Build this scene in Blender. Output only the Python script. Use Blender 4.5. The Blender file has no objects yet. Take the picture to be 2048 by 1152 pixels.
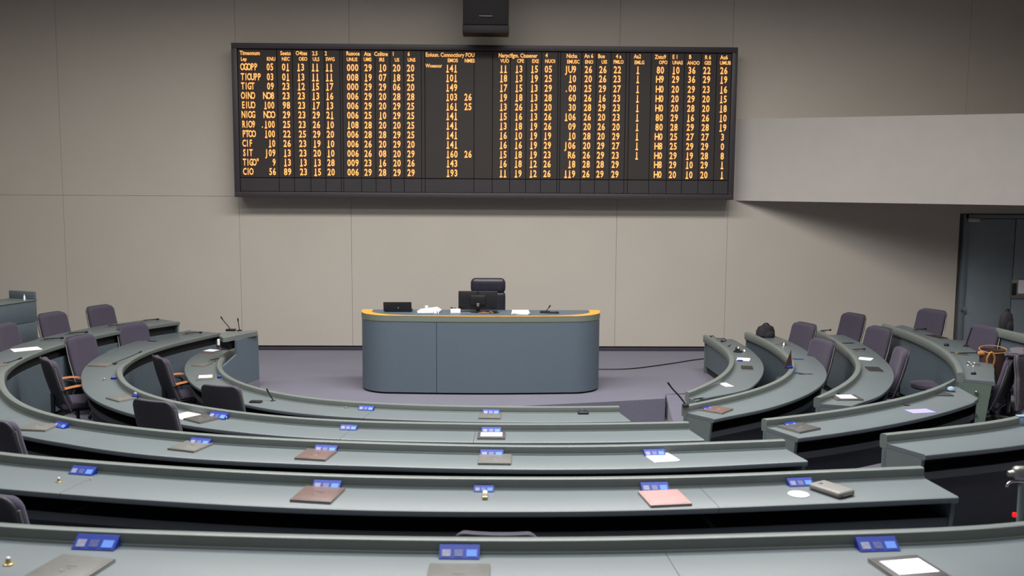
import bpy, bmesh, math, random
from mathutils import Vector, Matrix
random.seed(7)
SC = bpy.context.scene
COL = SC.collection
# ------------------------------------------------------------------ camera, world, lights, exposure
FPX, PITCH, ROLL, YAW = 2000.0, 0.1115, 0.0064, 0.0222
CAM = Vector((0, 0, 2.83))
FW = Vector((math.sin(YAW)*math.cos(PITCH), math.cos(YAW)*math.cos(PITCH), -math.sin(PITCH)))
RT0 = Vector((math.cos(YAW), -math.sin(YAW), 0)); UP0 = RT0.cross(FW)
cr, sr = math.cos(ROLL), math.sin(ROLL)
RT = RT0*cr + UP0*sr; UP = UP0*cr - RT0*sr
cam_data = bpy.data.cameras.new('camera'); cam = bpy.data.objects.new('camera', cam_data); COL.objects.link(cam)
cam_data.sensor_width = 36; cam_data.lens = FPX/2048*36; cam_data.clip_end = 100
cam.matrix_world = Matrix(((RT.x, UP.x, -FW.x, CAM.x), (RT.y, UP.y, -FW.y, CAM.y), (RT.z, UP.z, -FW.z, CAM.z), (0, 0, 0, 1)))
SC.camera = cam
cam_data.dof.use_dof = True; cam_data.dof.focus_distance = 12.5; cam_data.dof.aperture_fstop = 2.6
vs = SC.view_settings
vs.view_transform = 'Standard'; vs.look = 'None'; vs.gamma = 1; vs.use_curve_mapping = False; vs.exposure = 0.0
w = bpy.data.worlds.new('world'); SC.world = w; w.use_nodes = True
w.node_tree.nodes['Background'].inputs[0].default_value = (0.55, 0.57, 0.62, 1)
w.node_tree.nodes['Background'].inputs[1].default_value = 0.05
CEIL = 7.2
def area(name, x, y, sx, sy, watts, spread=180, col=(1, .95, .88), z=CEIL-.06, rot=(0, 0, 0)):
    l = bpy.data.lights.new(name, 'AREA'); l.shape = 'RECTANGLE'; l.size = sx; l.size_y = sy
    l.energy = watts; l.spread = math.radians(spread); l.color = col
    o = bpy.data.objects.new(name, l); COL.objects.link(o); o.location = (x, y, z); o.rotation_euler = rot
    return o
area('ceiling_field_light', 0.3, 10.0, 9.6, 1.2, 950, 155, (1, .965, .925))
area('ceiling_field_light', -6.3, 9.6, 2.4, 1.2, 130, 155, (1, .965, .925))
area('ceiling_field_light', 0.6, 6.8, 9.0, 1.2, 440, 155, (.96, .975, 1))
area('ceiling_field_light', 0, 3.2, 8.0, 1.2, 215, 150, (.93, .96, 1))

def at(px, py, z=None, y=None):
    """the world point seen at a photo pixel on the level plane z or the upright plane y"""
    d = FW*FPX + RT*(px-1024) - UP*(py-576)
    t = (z-CAM.z)/d.z if z is not None else (y-CAM.y)/d.y
    return CAM + d*t
DW = at(960, 701, z=0).y          # plane of the end wall

# ------------------------------------------------------------------ materials
def lin(c): return tuple(((v/255)/12.92 if v/255 <= .04045 else ((v/255+.055)/1.055)**2.4) for v in c)
def mat(name, rgb, rough=.5, metal=0., var=.06, scale=8., bump=0., bscale=200., emit=0., coat=0., alpha=1., trans=0., sheen=0., spec=.5, var2=0., scale2=1.):
    m = bpy.data.materials.new(name); m.use_nodes = True
    nt = m.node_tree; b = nt.nodes['Principled BSDF']
    c = lin(rgb)
    tc = nt.nodes.new('ShaderNodeTexCoord')
    n = nt.nodes.new('ShaderNodeTexNoise'); n.inputs['Scale'].default_value = scale; n.inputs['Detail'].default_value = 6
    nt.links.new(tc.outputs['Object'], n.inputs['Vector'])
    r = nt.nodes.new('ShaderNodeValToRGB')
    r.color_ramp.elements[0].position = .3; r.color_ramp.elements[1].position = .7
    r.color_ramp.elements[0].color = (*[v*(1-var) for v in c], 1); r.color_ramp.elements[1].color = (*[min(1, v*(1+var)) for v in c], 1)
    nt.links.new(n.outputs['Fac'], r.inputs['Fac'])
    out = r.outputs['Color']
    if var2:
        n2 = nt.nodes.new('ShaderNodeTexNoise'); n2.inputs['Scale'].default_value = scale2; n2.inputs['Detail'].default_value = 3
        nt.links.new(tc.outputs['Object'], n2.inputs['Vector'])
        mp = nt.nodes.new('ShaderNodeMapRange'); mp.inputs[1].default_value = .3; mp.inputs[2].default_value = .7
        mp.inputs[3].default_value = 1-var2; mp.inputs[4].default_value = 1+var2
        nt.links.new(n2.outputs['Fac'], mp.inputs[0])
        mx = nt.nodes.new('ShaderNodeVectorMath'); mx.operation = 'SCALE'
        nt.links.new(out, mx.inputs[0]); nt.links.new(mp.outputs[0], mx.inputs['Scale']); out = mx.outputs[0]
    nt.links.new(out, b.inputs['Base Color'])
    b.inputs['Roughness'].default_value = rough; b.inputs['Metallic'].default_value = metal
    b.inputs['Coat Weight'].default_value = coat; b.inputs['Alpha'].default_value = alpha
    b.inputs['Transmission Weight'].default_value = trans; b.inputs['Sheen Weight'].default_value = sheen
    b.inputs['Specular IOR Level'].default_value = spec
    if emit:
        b.inputs['Emission Color'].default_value = (*c, 1); b.inputs['Emission Strength'].default_value = emit
    if bump:
        n3 = nt.nodes.new('ShaderNodeTexNoise'); n3.inputs['Scale'].default_value = bscale; n3.inputs['Detail'].default_value = 4
        nt.links.new(tc.outputs['Object'], n3.inputs['Vector'])
        bp = nt.nodes.new('ShaderNodeBump'); bp.inputs['Strength'].default_value = bump; bp.inputs['Distance'].default_value = .003
        nt.links.new(n3.outputs['Fac'], bp.inputs['Height']); nt.links.new(bp.outputs[0], b.inputs['Normal'])
    return m
M = dict(
 wall=mat('fabric_wall', (182, 176, 166), .9, var=.05, scale=60, bump=.25, bscale=160, var2=.025, scale2=.9),
 gallery=mat('painted_gallery', (180, 175, 170), .8, var=.02, scale=5, var2=.02, scale2=1.2),
 gap2=mat('seam_backing', (96, 90, 84), .9),
 gap=mat('dark_gap', (40, 38, 38), .9),
 ceil=mat('ceiling_paint', (190, 186, 180), .9),
 carpet=mat('purple_grey_carpet', (98, 96, 111), .95, var=.26, scale=160, bump=.6, bscale=260, var2=.06, scale2=1.2, sheen=.2),
 carpet2=mat('dark_carpet', (100, 95, 108), .95, var=.3, scale=160, bump=.7, bscale=260, sheen=.2),
 base=mat('baseboard_paint', (56, 51, 64), .7),
 top=mat('desk_laminate', (92, 100, 102), .44, var=.03, scale=3, bump=.05, bscale=400, coat=.0),
 rim=mat('desk_rim', (100, 107, 103), .42, var=.04, scale=10),
 panel=mat('slate_laminate', (84, 96, 104), .5, var=.04, scale=14, bump=.06, bscale=300),
 endp=mat('grey_green_laminate', (96, 106, 103), .5, var=.04, scale=14),
 green=mat('green_laminate', (88, 103, 92), .5, var=.04, scale=10),
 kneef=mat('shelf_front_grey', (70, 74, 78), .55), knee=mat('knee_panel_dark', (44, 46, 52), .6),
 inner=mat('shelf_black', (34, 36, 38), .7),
 rostrum=mat('rostrum_laminate', (84, 96, 106), .5, var=.035, scale=40, bump=.05, bscale=400),
 band=mat('rostrum_band', (104, 114, 106), .45, var=.04),
 oak=mat('orange_wood', (226, 160, 66), .45, var=.12, scale=12),
 arm=mat('orange_armrest', (178, 112, 68), .4, var=.12, scale=20),
 black=mat('black_plastic', (24, 24, 27), .4, var=.1),
 softblack=mat('black_fabric', (30, 27, 34), .8, var=.2, scale=30, bump=.4, bscale=120),
 fabric=mat('plum_upholstery', (60, 54, 70), .9, var=.12, scale=70, bump=.3, bscale=300, sheen=.1),
 leather=mat('black_leather', (38, 37, 48), .38, var=.1, scale=20, bump=.15, bscale=90),
 shell=mat('grey_back_shell', (52, 50, 56), .6, var=.05),
 chrome=mat('chrome', (190, 188, 182), .22, 1.0, var=.02),
 steel=mat('satin_metal', (150, 148, 142), .4, .8, var=.03),
 brass=mat('brass', (222, 200, 150), .25, .8, var=.04),
 fold_g=mat('grey_leather_folder', (96, 95, 90), .5, var=.08, scale=25, bump=.2, bscale=90),
 fold_d=mat('dark_folder', (70, 68, 66), .5, var=.08, scale=25, bump=.2, bscale=90),
 fold_k=mat('black_folder', (40, 38, 38), .45, var=.08, scale=25),
 fold_b=mat('brown_leather_folder', (98, 78, 72), .45, var=.08, scale=25, bump=.2, bscale=90),
 fold_p=mat('dusty_pink_folder', (170, 132, 128), .5, var=.05, scale=25),
 fold_e=mat('folder_edge', (150, 146, 138), .4, .3),
 paper=mat('white_paper', (236, 236, 240), .8, var=.01),
 paper_pk=mat('pinkish_paper', (226, 212, 226), .8, var=.01),
 lilac=mat('lilac_paper', (150, 142, 226), .8, var=.02),
 blue=mat('blue_acrylic', (26, 50, 140), .5, var=.1, spec=.3),
 blue3=mat('dim_blue_insert', (70, 78, 128), .4, var=.3, scale=60),
 blue2=mat('light_blue_insert', (96, 136, 216), .6, var=.04, spec=.3),
 grey_in=mat('grey_insert', (128, 128, 152), .6, var=.2, scale=60),
 door=mat('dark_slate_door', (120, 131, 137), .5, var=.05, scale=6),
 doorf=mat('door_frame_paint', (102, 112, 118), .5, var=.05),
 scr=mat('display_black', (43, 37, 35), .6, var=.06, scale=20),
 scr2=mat('display_blank_black', (46, 42, 46), .6, var=.08, scale=4),
 frame=mat('display_frame', (54, 49, 54), .5, var=.06),
 boxb=mat('projector_black', (14, 11, 14), .6, var=.1),
 pinkr=mat('red_plastic', (220, 20, 26), .2, var=.02, emit=1.2),
 tan=mat('tan_leather', (168, 118, 68), .5, var=.1, scale=20),
 brown=mat('brown_leather', (62, 42, 34), .5, var=.15, scale=20),
 jacket=mat('grey_jacket', (84, 78, 84), .9, var=.15, scale=30, bump=.5, bscale=60),
 device=mat('taupe_device', (124, 120, 116), .45, var=.03),
 cup=mat('pale_blue_plastic', (136, 156, 176), .35, var=.03),
 led=None, led2=None)
for key, rgb, st in (('led', (255, 200, 112), 1.0), ('led2', (206, 74, 16), .6)):
    m = bpy.data.materials.new('amber_led' if key == 'led' else 'amber_led_halo'); m.use_nodes = True
    b = m.node_tree.nodes['Principled BSDF']; b.inputs['Base Color'].default_value = (*[v*.3 for v in lin(rgb)], 1)
    b.inputs['Emission Color'].default_value = (*lin(rgb), 1); b.inputs['Emission Strength'].default_value = st; b.inputs['Roughness'].default_value = .6
    M[key] = m

# ------------------------------------------------------------------ helpers
class MB:
    def __init__(s): s.v = []; s.f = []
    def add(s, vs, fs, mx=None):
        o = len(s.v); s.v += [tuple(mx @ Vector(v)) if mx else tuple(v) for v in vs]; s.f += [[i+o for i in f] for f in fs]
        return s
    def box(s, c, d, bev=0., seg=2, mx=None, fn=None, cuts=0):
        bm = bmesh.new(); bmesh.ops.create_cube(bm, size=1)
        bmesh.ops.scale(bm, vec=d, verts=bm.verts)
        if cuts: bmesh.ops.subdivide_edges(bm, edges=bm.edges[:], cuts=cuts, use_grid_fill=True)
        if bev:
            es = [e for e in bm.edges if len(e.link_faces) == 2 and e.calc_face_angle(0) > .5]
            bmesh.ops.bevel(bm, geom=es, offset=min(bev, min(d)*.49), segments=seg, affect='EDGES', profile=.5)
        vs = []
        for i, v in enumerate(bm.verts):
            v.index = i; p = Vector(v.co)
            if fn: p = fn(p)
            vs.append(p+Vector(c))
        s.add(vs, [[v.index for v in f.verts] for f in bm.faces], mx); bm.free(); return s
    def tube(s, pts, r, n=10, caps=True):
        pts = [Vector(p) for p in pts]; rr = r if isinstance(r, (list, tuple)) else [r]*len(pts)
        rings = []; prev = None
        for i, p in enumerate(pts):
            t = (pts[min(i+1, len(pts)-1)]-pts[max(i-1, 0)]).normalized()
            if prev is None:
                a = Vector((0, 0, 1)) if abs(t.z) < .9 else Vector((1, 0, 0)); u = t.cross(a).normalized()
            else: u = (prev - t*prev.dot(t)).normalized()
            prev = u; w_ = t.cross(u)
            rings.append([p+(u*math.cos(2*math.pi*k/n)+w_*math.sin(2*math.pi*k/n))*rr[i] for k in range(n)])
        vs = [v for r_ in rings for v in r_]; fs = []
        for i in range(len(pts)-1):
            for k in range(n):
                fs.append([i*n+k, i*n+(k+1) % n, (i+1)*n+(k+1) % n, (i+1)*n+k])
        if caps: fs += [list(range(n))[::-1], [(len(pts)-1)*n+k for k in range(n)]]
        return s.add(vs, fs)
    def lathe(s, prof, n=20, c=(0, 0, 0)):
        vs = []; fs = []
        for r, z in prof:
            for k in range(n): vs.append((c[0]+r*math.cos(2*math.pi*k/n), c[1]+r*math.sin(2*math.pi*k/n), c[2]+z))
        for i in range(len(prof)-1):
            for k in range(n): fs.append([i*n+k, i*n+(k+1) % n, (i+1)*n+(k+1) % n, (i+1)*n+k])
        fs += [list(range(n))[::-1], [(len(prof)-1)*n+k for k in range(n)]]
        return s.add(vs, fs)
    def prism(s, poly, z0, z1):
        n = len(poly)
        return s.add([(x, y, z0) for x, y in poly]+[(x, y, z1) for x, y in poly],
                     [list(range(n))[::-1], list(range(n, 2*n))]+[[i, (i+1) % n, n+(i+1) % n, n+i] for i in range(n)])
    def build(s, name, m, parent=None, smooth=35):
        me = bpy.data.meshes.new(name); me.from_pydata(s.v, [], s.f); me.update()
        bm = bmesh.new(); bm.from_mesh(me); bmesh.ops.recalc_face_normals(bm, faces=bm.faces[:]); bm.to_mesh(me); bm.free()
        me.materials.append(m)
        if smooth:
            me.polygons.foreach_set('use_smooth', [True]*len(me.polygons)); me.set_sharp_from_angle(angle=math.radians(smooth))
        o = bpy.data.objects.new(name, me); COL.objects.link(o)
        if parent: o.parent = parent
        return o
def tag(o, label=None, cat=None, group=None, kind=None):
    if label: o['label'] = label
    if cat: o['category'] = cat
    if group: o['group'] = group
    if kind: o['kind'] = kind
    return o
def empty(name, loc=(0, 0, 0), rz=0, label=None, cat=None, group=None):
    o = bpy.data.objects.new(name, None); COL.objects.link(o); o.location = loc; o.rotation_euler = (0, 0, rz); o.empty_display_size = .1
    return tag(o, label, cat, group)
KIDS = {}
def copy_tree(o, parent=None):
    c = o.copy(); COL.objects.link(c); c.parent = parent
    for ch in o.children: copy_tree(ch, c)
    return c
def catmull(P, n=10):
    out = []
    for i in range(len(P)-1):
        a, b, c, d = P[max(i-1, 0)], P[i], P[i+1], P[min(i+2, len(P)-1)]
        for k in range(n):
            t = k/n
            out.append(.5*((2*b)+(c-a)*t+(2*a-5*b+4*c-d)*t*t+(3*b-a-3*c+d)*t**3))
    return out+[P[-1]]
def resample(P, step):
    L = [0]
    for i in range(1, len(P)): L.append(L[-1]+(P[i]-P[i-1]).length)
    n = max(2, int(round(L[-1]/step))); out = []; j = 0
    for k in range(n+1):
        s = L[-1]*k/n
        while j < len(P)-2 and L[j+1] < s: j += 1
        t = (s-L[j])/max(1e-9, L[j+1]-L[j]); out.append(P[j].lerp(P[j+1], min(1, max(0, t))))
    return out
def smooth_line(P, k=3, it=3):
    for _ in range(it):
        Q = list(P)
        for i in range(len(P)):
            h = min(k, i, len(P)-1-i)
            if h: Q[i] = sum((P[j] for j in range(i-h, i+h+1)), Vector((0, 0)))/(2*h+1)
        P = Q
    return P
def curve_from(pix, z, pre=(), post=(), step=.1, k=3, flat=0, zs=0):
    W = [Vector(p) for p in pre]+[at(x, y, z=zs if i < flat else z).xy for i, (x, y) in enumerate(pix)]+[Vector(p) for p in post]
    return smooth_line(resample(catmull(W), step), k)

# ------------------------------------------------------------------ the rows of desks
ROW = dict(
 r0=dict(zr=1.103, zf=.31, zl=.20,
   I=[(0, 1047.5), (340, 1062), (700, 1072), (1000, 1075.5), (1248, 1074), (1600, 1064), (2048, 1047.7)], O=None, W=.50,
   ipre=[(-4.6, 5.9), (-3.4, 5.15)], ipost=[(3.5, 5.2), (4.6, 6.0)]),
 r1=dict(e1=(1918, 994), zr=.99, zf=.20, zl=.03,
   I=[(0, 905.8), (171, 919.5), (342, 933), (513, 942), (700, 950), (1000, 954), (1248, 953.6), (1482, 947), (1717, 937), (1842, 932)],
   O=[(0, 976.5), (171, 991), (342, 1002), (513, 1011.7), (700, 1020), (1010, 1023), (1248, 1021), (1521, 1011), (1756, 1001.6), (1918, 994)],
   ipre=[(-6.35, 11.2), (-6.35, 10.0), (-5.9, 8.7), (-5.0, 7.6), (-4.1, 6.95)], opre=[(-6.85, 11.2), (-6.85, 10.0), (-6.3, 8.4), (-5.3, 7.15), (-4.3, 6.45)]),
 r2=dict(flat=8, e1=(1616, 922), zr=.82, zf=.03, zl=-.14,
   I=[(358, 643), (300, 650.6), (234, 661.6), (172, 675), (133, 685), (78, 702), (39, 719), (12, 738), (2, 758), (8, 778), (34, 804), (85, 824.4), (137, 836.4), (188, 845), (290, 856), (393, 867), (513, 874), (700, 882.5), (1000, 890), (1248, 889.5), (1482, 881.7), (1566, 878)],
   O=[(318, 637), (300, 639), (226, 648), (176, 656.5), (125, 665.5), (62.5, 682), (23, 694), (0, 702), (-60, 735), (-85, 765), (-70, 800), (-20, 838), (25, 862), (102, 882.5), (205, 900), (308, 912), (427, 919.5), (513, 924), (700, 930.5), (1000, 936), (1248, 934), (1443, 929), (1616, 922)], ridge=True),
 r3=dict(flat=6, e1=(1409, 879.5), zr=.65, zf=-.14, zl=-.30,
   I=[(441, 665.3), (383, 677.6), (328, 691), (287, 705), (259.8, 720), (243, 734), (239, 748), (248, 764), (270, 779), (301, 790), (328, 798), (396.5, 812), (465, 822), (560, 832), (700, 841), (1000, 846.6), (1248, 845.4), (1375, 842.7)],
   O=[(419.7, 656), (355.5, 664.5), (287, 679), (232, 695), (191, 714), (164, 738), (158, 754), (164, 770.5), (191, 792.4), (232, 811), (290, 829), (355, 843), (444, 853.5), (513, 860), (600, 866), (700, 872), (800, 878), (1000, 884), (1250, 881.5), (1409, 879.5)], ridge=True),
 r4=dict(e1=(1261, 841.8), zr=.49, zf=-.30, zl=-.30,
   I=[(478, 693), (456, 702), (443.5, 715), (437.5, 728), (441, 741), (453, 752), (470, 761), (493, 769.5), (519, 777), (545, 783), (580, 790), (620, 796), (702, 802.5), (839, 809), (1000, 812), (1147, 813), (1237, 811.5)],
   O=[(436.6, 687), (408, 697), (385, 709.7), (369.4, 725), (367, 739.4), (372.5, 755), (385, 767.5), (404, 779), (440, 793), (489, 806), (540, 815), (600, 822), (771, 833), (1000, 841), (1150, 842.5), (1261, 841.8)]),
 ra=dict(e1=(1392, 801), zr=.56, zf=-.20, zl=.0,
   I=[(1409.4, 669.7), (1431, 682), (1450, 694.7), (1461, 707), (1464.5, 721), (1459.4, 734), (1447, 748), (1428, 760), (1400, 774), (1373, 783.5)],
   O=[(1455, 672), (1467, 679), (1494, 691.6), (1512.5, 707), (1523, 723), (1526, 737), (1522, 751), (1509, 763.4), (1487.5, 776), (1459, 788), (1431, 797), (1390, 806)]),
 rb=dict(e1=(1428, 838), zr=.65, zf=-.14, zl=-.20,
   I=[(1492, 664), (1517, 673), (1540.6, 685), (1565.6, 702.5), (1579.7, 715), (1586, 729), (1581, 743), (1565.6, 756), (1540.6, 768), (1509, 779), (1462.5, 791.6), (1400, 804), (1367, 811)],
   O=[(1540, 667), (1581, 682), (1611, 697.8), (1631, 713.4), (1643.8, 729), (1647, 744.7), (1640.6, 763.4), (1618.8, 780), (1587.5, 795), (1540.6, 808), (1494, 820), (1430, 836)]),
 rc=dict(e1=(1703, 812.3), zr=.66, zf=-.14, zl=-.14,
   I=[(1633.8, 661), (1661.5, 673), (1685.7, 690.6), (1706, 708), (1716.8, 725), (1715, 742.5), (1699.5, 759.7), (1671.8, 777), (1632, 794.3)],
   O=[(1672, 664), (1720, 683.7), (1754.8, 704.4), (1775.5, 725), (1783.5, 746), (1775.5, 770), (1747.9, 790.9), (1703, 812.3)]),
 rd=dict(e0=(1806, 650), e1=(1991, 764), zr=.82, zf=.03, zl=-.14,
   I=[(1765, 647.4), (1806.6, 659.5), (1841, 673), (1875.8, 690.6), (1900, 708), (1915.5, 728.6), (1919, 745)],
   O=[(1806, 650), (1837, 656), (1866, 664.8), (1910, 681), (1942, 694.4), (1963, 706), (1982.5, 720), (1992, 735.5), (1994, 750), (1991, 764)]),
 re=dict(e0=(1957, 797), e1=(1596, 875.5), zr=.82, zf=.03, zl=-.14,
   I=[(1908, 757), (1894.6, 766), (1866, 778), (1827.8, 789), (1780, 801), (1685.7, 818.5), (1599, 830), (1526.7, 837.5)],
   O=[(1957, 796.6), (1942, 806), (1913.7, 816), (1875.5, 827), (1818, 839), (1754.8, 850), (1685.7, 861.7), (1596, 875.5)]),
 rf=dict(e1=(1851.6, 910), zr=.99, zf=.20, zl=.03,
   I=[(2048, 834), (1962, 844.4), (1858.5, 858), (1765, 867)],
   O=[(2048, 880.7), (1996.8, 889), (1927.6, 900), (1851.6, 910)],
   ipre=[(5.6, 9.3), (5.0, 8.5)], opre=[(6.0, 8.95), (5.4, 8.2)]),
 rg=dict(zr=.99, zf=.20, zl=.20,
   I=[(1993.5, 656), (2025.8, 663), (2048, 669)], O=None, W=.55, ipost=[(6.35, 11.6), (6.5, 11.0), (6.4, 10.4)]),
)
for k, r in ROW.items():
    zs = r['zr']-.065; r['zs'] = zs
    I = curve_from(r['I'], r['zr'], r.get('ipre', ()), r.get('ipost', ()), flat=r.get('flat', 0), zs=zs+.006)
    n = len(I); N = []
    for i in range(n):
        t = (I[min(i+1, n-1)]-I[max(i-1, 0)]).normalized(); N.append(Vector((t.y, -t.x)))
    if r['O']:
        O = curve_from(r['O'], zs, r.get('opre', ()), r.get('opost', ()))
        mid = min(O, key=lambda q: (q-I[n//2]).length)
        if (mid-I[n//2]).dot(N[n//2]) < 0: N = [-v for v in N]
        Wd = []
        for p, nv in zip(I, N):
            best = None
            for a, b in zip(O, O[1:]):
                e = b-a; den = nv.x*e.y-nv.y*e.x
                if abs(den) < 1e-9: continue
                q = a-p; t = (q.x*e.y-q.y*e.x)/den; u = (q.x*nv.y-q.y*nv.x)/den
                if -.02 <= u <= 1.02 and .15 < t < 1.1 and (best is None or t < best): best = t
            Wd.append(best)
        good = [i for i, v in enumerate(Wd) if v]
        for i in range(n):
            if Wd[i] is None: Wd[i] = Wd[min(good, key=lambda g: abs(g-i))]
        for _ in range(4): Wd = [sum(Wd[max(0, i-3):i+4])/len(Wd[max(0, i-3):i+4]) for i in range(n)]
    else:
        Wd = [r['W']]*n
        c = Vector((0, 12))
        if (I[n//2]-c).dot(N[n//2]) < 0: N = [-v for v in N]
    Wd = [min(max(v, .40), .68) for v in Wd]
    for e, key in ((0, 'e0'), (n-1, 'e1')):
        if key not in r: continue
        d = at(*r[key], z=zs).xy-I[e]; m = min(9, n//3)
        for q in range(m):
            i = q if e == 0 else n-1-q; f = 1-q/m; f = f*f*(3-2*f)
            v = N[i]*Wd[i]*(1-f)+d*f; Wd[i] = v.length; N[i] = v.normalized()
    F = [1.0]*n
    if r.get('flat'):
        k = min(range(n), key=lambda j: (I[j]-at(*r['I'][r['flat']-1], z=zs).xy).length)
        F = [min(1, max(0, (j-k+2)/7)) for j in range(n)]; r['kflat'] = k
    r.update(P=I, N=N, Wd=Wd, F=F)
def loft(mb, r, i0, i1, sec, g0=0, g1=0):
    """sweep a cross-section [(a, b, z)] with s = a + b*width along samples i0..i1, g = end gaps in metres"""
    P, N, Wd = r['P'], r['N'], r['Wd']; zt = r['zs']+.004; idx = list(range(i0, i1+1)); vs = []; m = len(sec)
    for i in idx:
        p = P[i]
        if i == i0 and g0: p = p+(P[i+1]-P[i]).normalized()*g0
        if i == i1 and g1: p = p-(P[i]-P[i-1]).normalized()*g1
        for a, b, z in sec:
            q = p+N[i]*(a+b*Wd[i]); vs.append((q.x, q.y, z if z < zt else r['zs']+.004+(z-r['zs']-.004)*r['F'][i]))
    fs = []
    for j in range(len(idx)-1):
        for k in range(m): fs.append([j*m+k, j*m+(k+1) % m, (j+1)*m+(k+1) % m, (j+1)*m+k])
    fs += [list(range(m))[::-1], [(len(idx)-1)*m+k for k in range(m)]]
    mb.add(vs, fs)
def nearest(r, q):
    i = min(range(len(r['P'])), key=lambda j: (r['P'][j]-q).length); return i
def make_desk(key, name, label, seams=(), cat='desk', ends=(1, 1), endmat='endp', group=None, panel_every=18):
    r = ROW[key]; zs, zr, zf, zl = r['zs'], r['zr'], r['zf'], r['zl']; n = len(r['P'])
    root = empty(name, (0, 0, 0), 0, label, cat, group)
    c = r['P'][n//2]; root.location = (c.x, c.y, zf)
    cuts = [0]+sorted(nearest(r, at(x, y, z=zs).xy) for x, y in seams)+[n-1]
    cuts = [c_ for i, c_ in enumerate(cuts) if i == 0 or c_-cuts[i-1] > 2]
    inv = Matrix.Translation(-root.location)
    def fin(mb, nm, m):
        mb.v = [tuple(Vector(v)-root.location) for v in mb.v]; return mb.build(nm, m, root)
    lip = [(.045, 0, zs), (-.012, 1, zs), (-.003, 1, zs-.006), (.0, 1, zs-.018), (-.003, 1, zs-.034), (-.014, 1, zs-.042), (-.05, 1, zs-.042), (-.06, 1, zs-.03), (.045, 0, zs-.03)]
    for a, b in zip(cuts, cuts[1:]):
        mb = MB(); loft(mb, r, a, b, lip, .0015 if a else 0, .0015 if b < n-1 else 0); fin(mb, 'desktop', M['top'])
    mb = MB(); loft(mb, r, 0, n-1, [(-.016, 0, zs-.04), (-.022, 0, zs-.02), (-.022, 0, zr-.016), (-.016, 0, zr-.005), (-.006, 0, zr), (.030, 0, zr), (.038, 0, zr-.004), (.041, 0, zr-.012), (.041, 0, zs+.010), (.046, 0, zs+.008), (.050, 0, zs+.0006), (.05, 0, zs-.03), (.02, 0, zs-.04)])
    fin(mb, 'rim', M['rim'])
    kf = r.get('kflat', 0)
    bnd = sorted(set([0]+([kf] if kf else [])+[b for b in range(panel_every, n-8, panel_every) if abs(b-kf) > 5]+[n-1]))
    for a, b in zip(bnd, bnd[1:]):
        zp = zs-.05 if b > kf else zs-.155
        mb = MB(); loft(mb, r, a, b, [(.018, 0, zl+.10), (.018, 0, zp), (.04, 0, zp), (.04, 0, zl+.10)], .002 if a else 0, .002 if b < n-1 else 0)
        fin(mb, 'front_panel', M['panel'])
    if kf:
        mb = MB(); loft(mb, r, 0, kf, [(.075, 0, zs-.2), (.075, 0, zs-.03), (.085, 0, zs-.03), (.085, 0, zs-.2)]); fin(mb, 'slot_back', M['inner'])
    mb = MB(); loft(mb, r, 0, n-1, [(.045, 0, min(zl, zf)), (.045, 0, zl+.1), (.06, 0, zl+.1), (.06, 0, min(zl, zf))], .02, .02); fin(mb, 'plinth', M['gap'])
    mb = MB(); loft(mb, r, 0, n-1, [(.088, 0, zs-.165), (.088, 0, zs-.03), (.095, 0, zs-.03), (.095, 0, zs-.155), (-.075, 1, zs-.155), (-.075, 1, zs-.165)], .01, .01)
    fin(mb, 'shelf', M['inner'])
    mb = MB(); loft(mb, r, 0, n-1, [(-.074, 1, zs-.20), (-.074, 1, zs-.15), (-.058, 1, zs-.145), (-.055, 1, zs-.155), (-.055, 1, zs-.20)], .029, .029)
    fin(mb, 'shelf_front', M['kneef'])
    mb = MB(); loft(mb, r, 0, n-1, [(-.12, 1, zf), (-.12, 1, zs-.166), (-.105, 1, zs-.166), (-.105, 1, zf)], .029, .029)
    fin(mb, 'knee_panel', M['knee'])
    for e, use in ((0, ends[0]), (n-1, ends[1])):
        if not use: continue
        mb = MB(); t = (r['P'][1]-r['P'][0]).normalized() if e == 0 else (r['P'][n-2]-r['P'][n-1]).normalized()
        wv = r['Wd'][e]; p = r['P'][e]; nn = r['N'][e]; vs = []
        for off in (0.001, .028):
            for s_, z in ((.0, min(zl, zf)), (wv-.13, min(zl, zf)), (wv-.03, zs-.031), (.0, zs-.031)):
                q = p+t*off+nn*s_; vs.append((q.x, q.y, z))
        mb.add(vs, [[0, 1, 2, 3], [7, 6, 5, 4], [0, 4, 5, 1], [1, 5, 6, 2], [2, 6, 7, 3], [3, 7, 4, 0]])
        fin(mb, 'end_panel', M[endmat])
    if r.get('ridge'):
        lm = min(range(n), key=lambda j: r['P'][j].x-r['Wd'][j])
        mb = MB(); loft(mb, r, 0, lm, [(-.018, 1, zs), (-.018, 1, zs+.045), (-.004, 1, zs+.045), (-.004, 1, zs)]); fin(mb, 'edge_upstand', M['rim'])
    r['root'] = root
    return root

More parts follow.
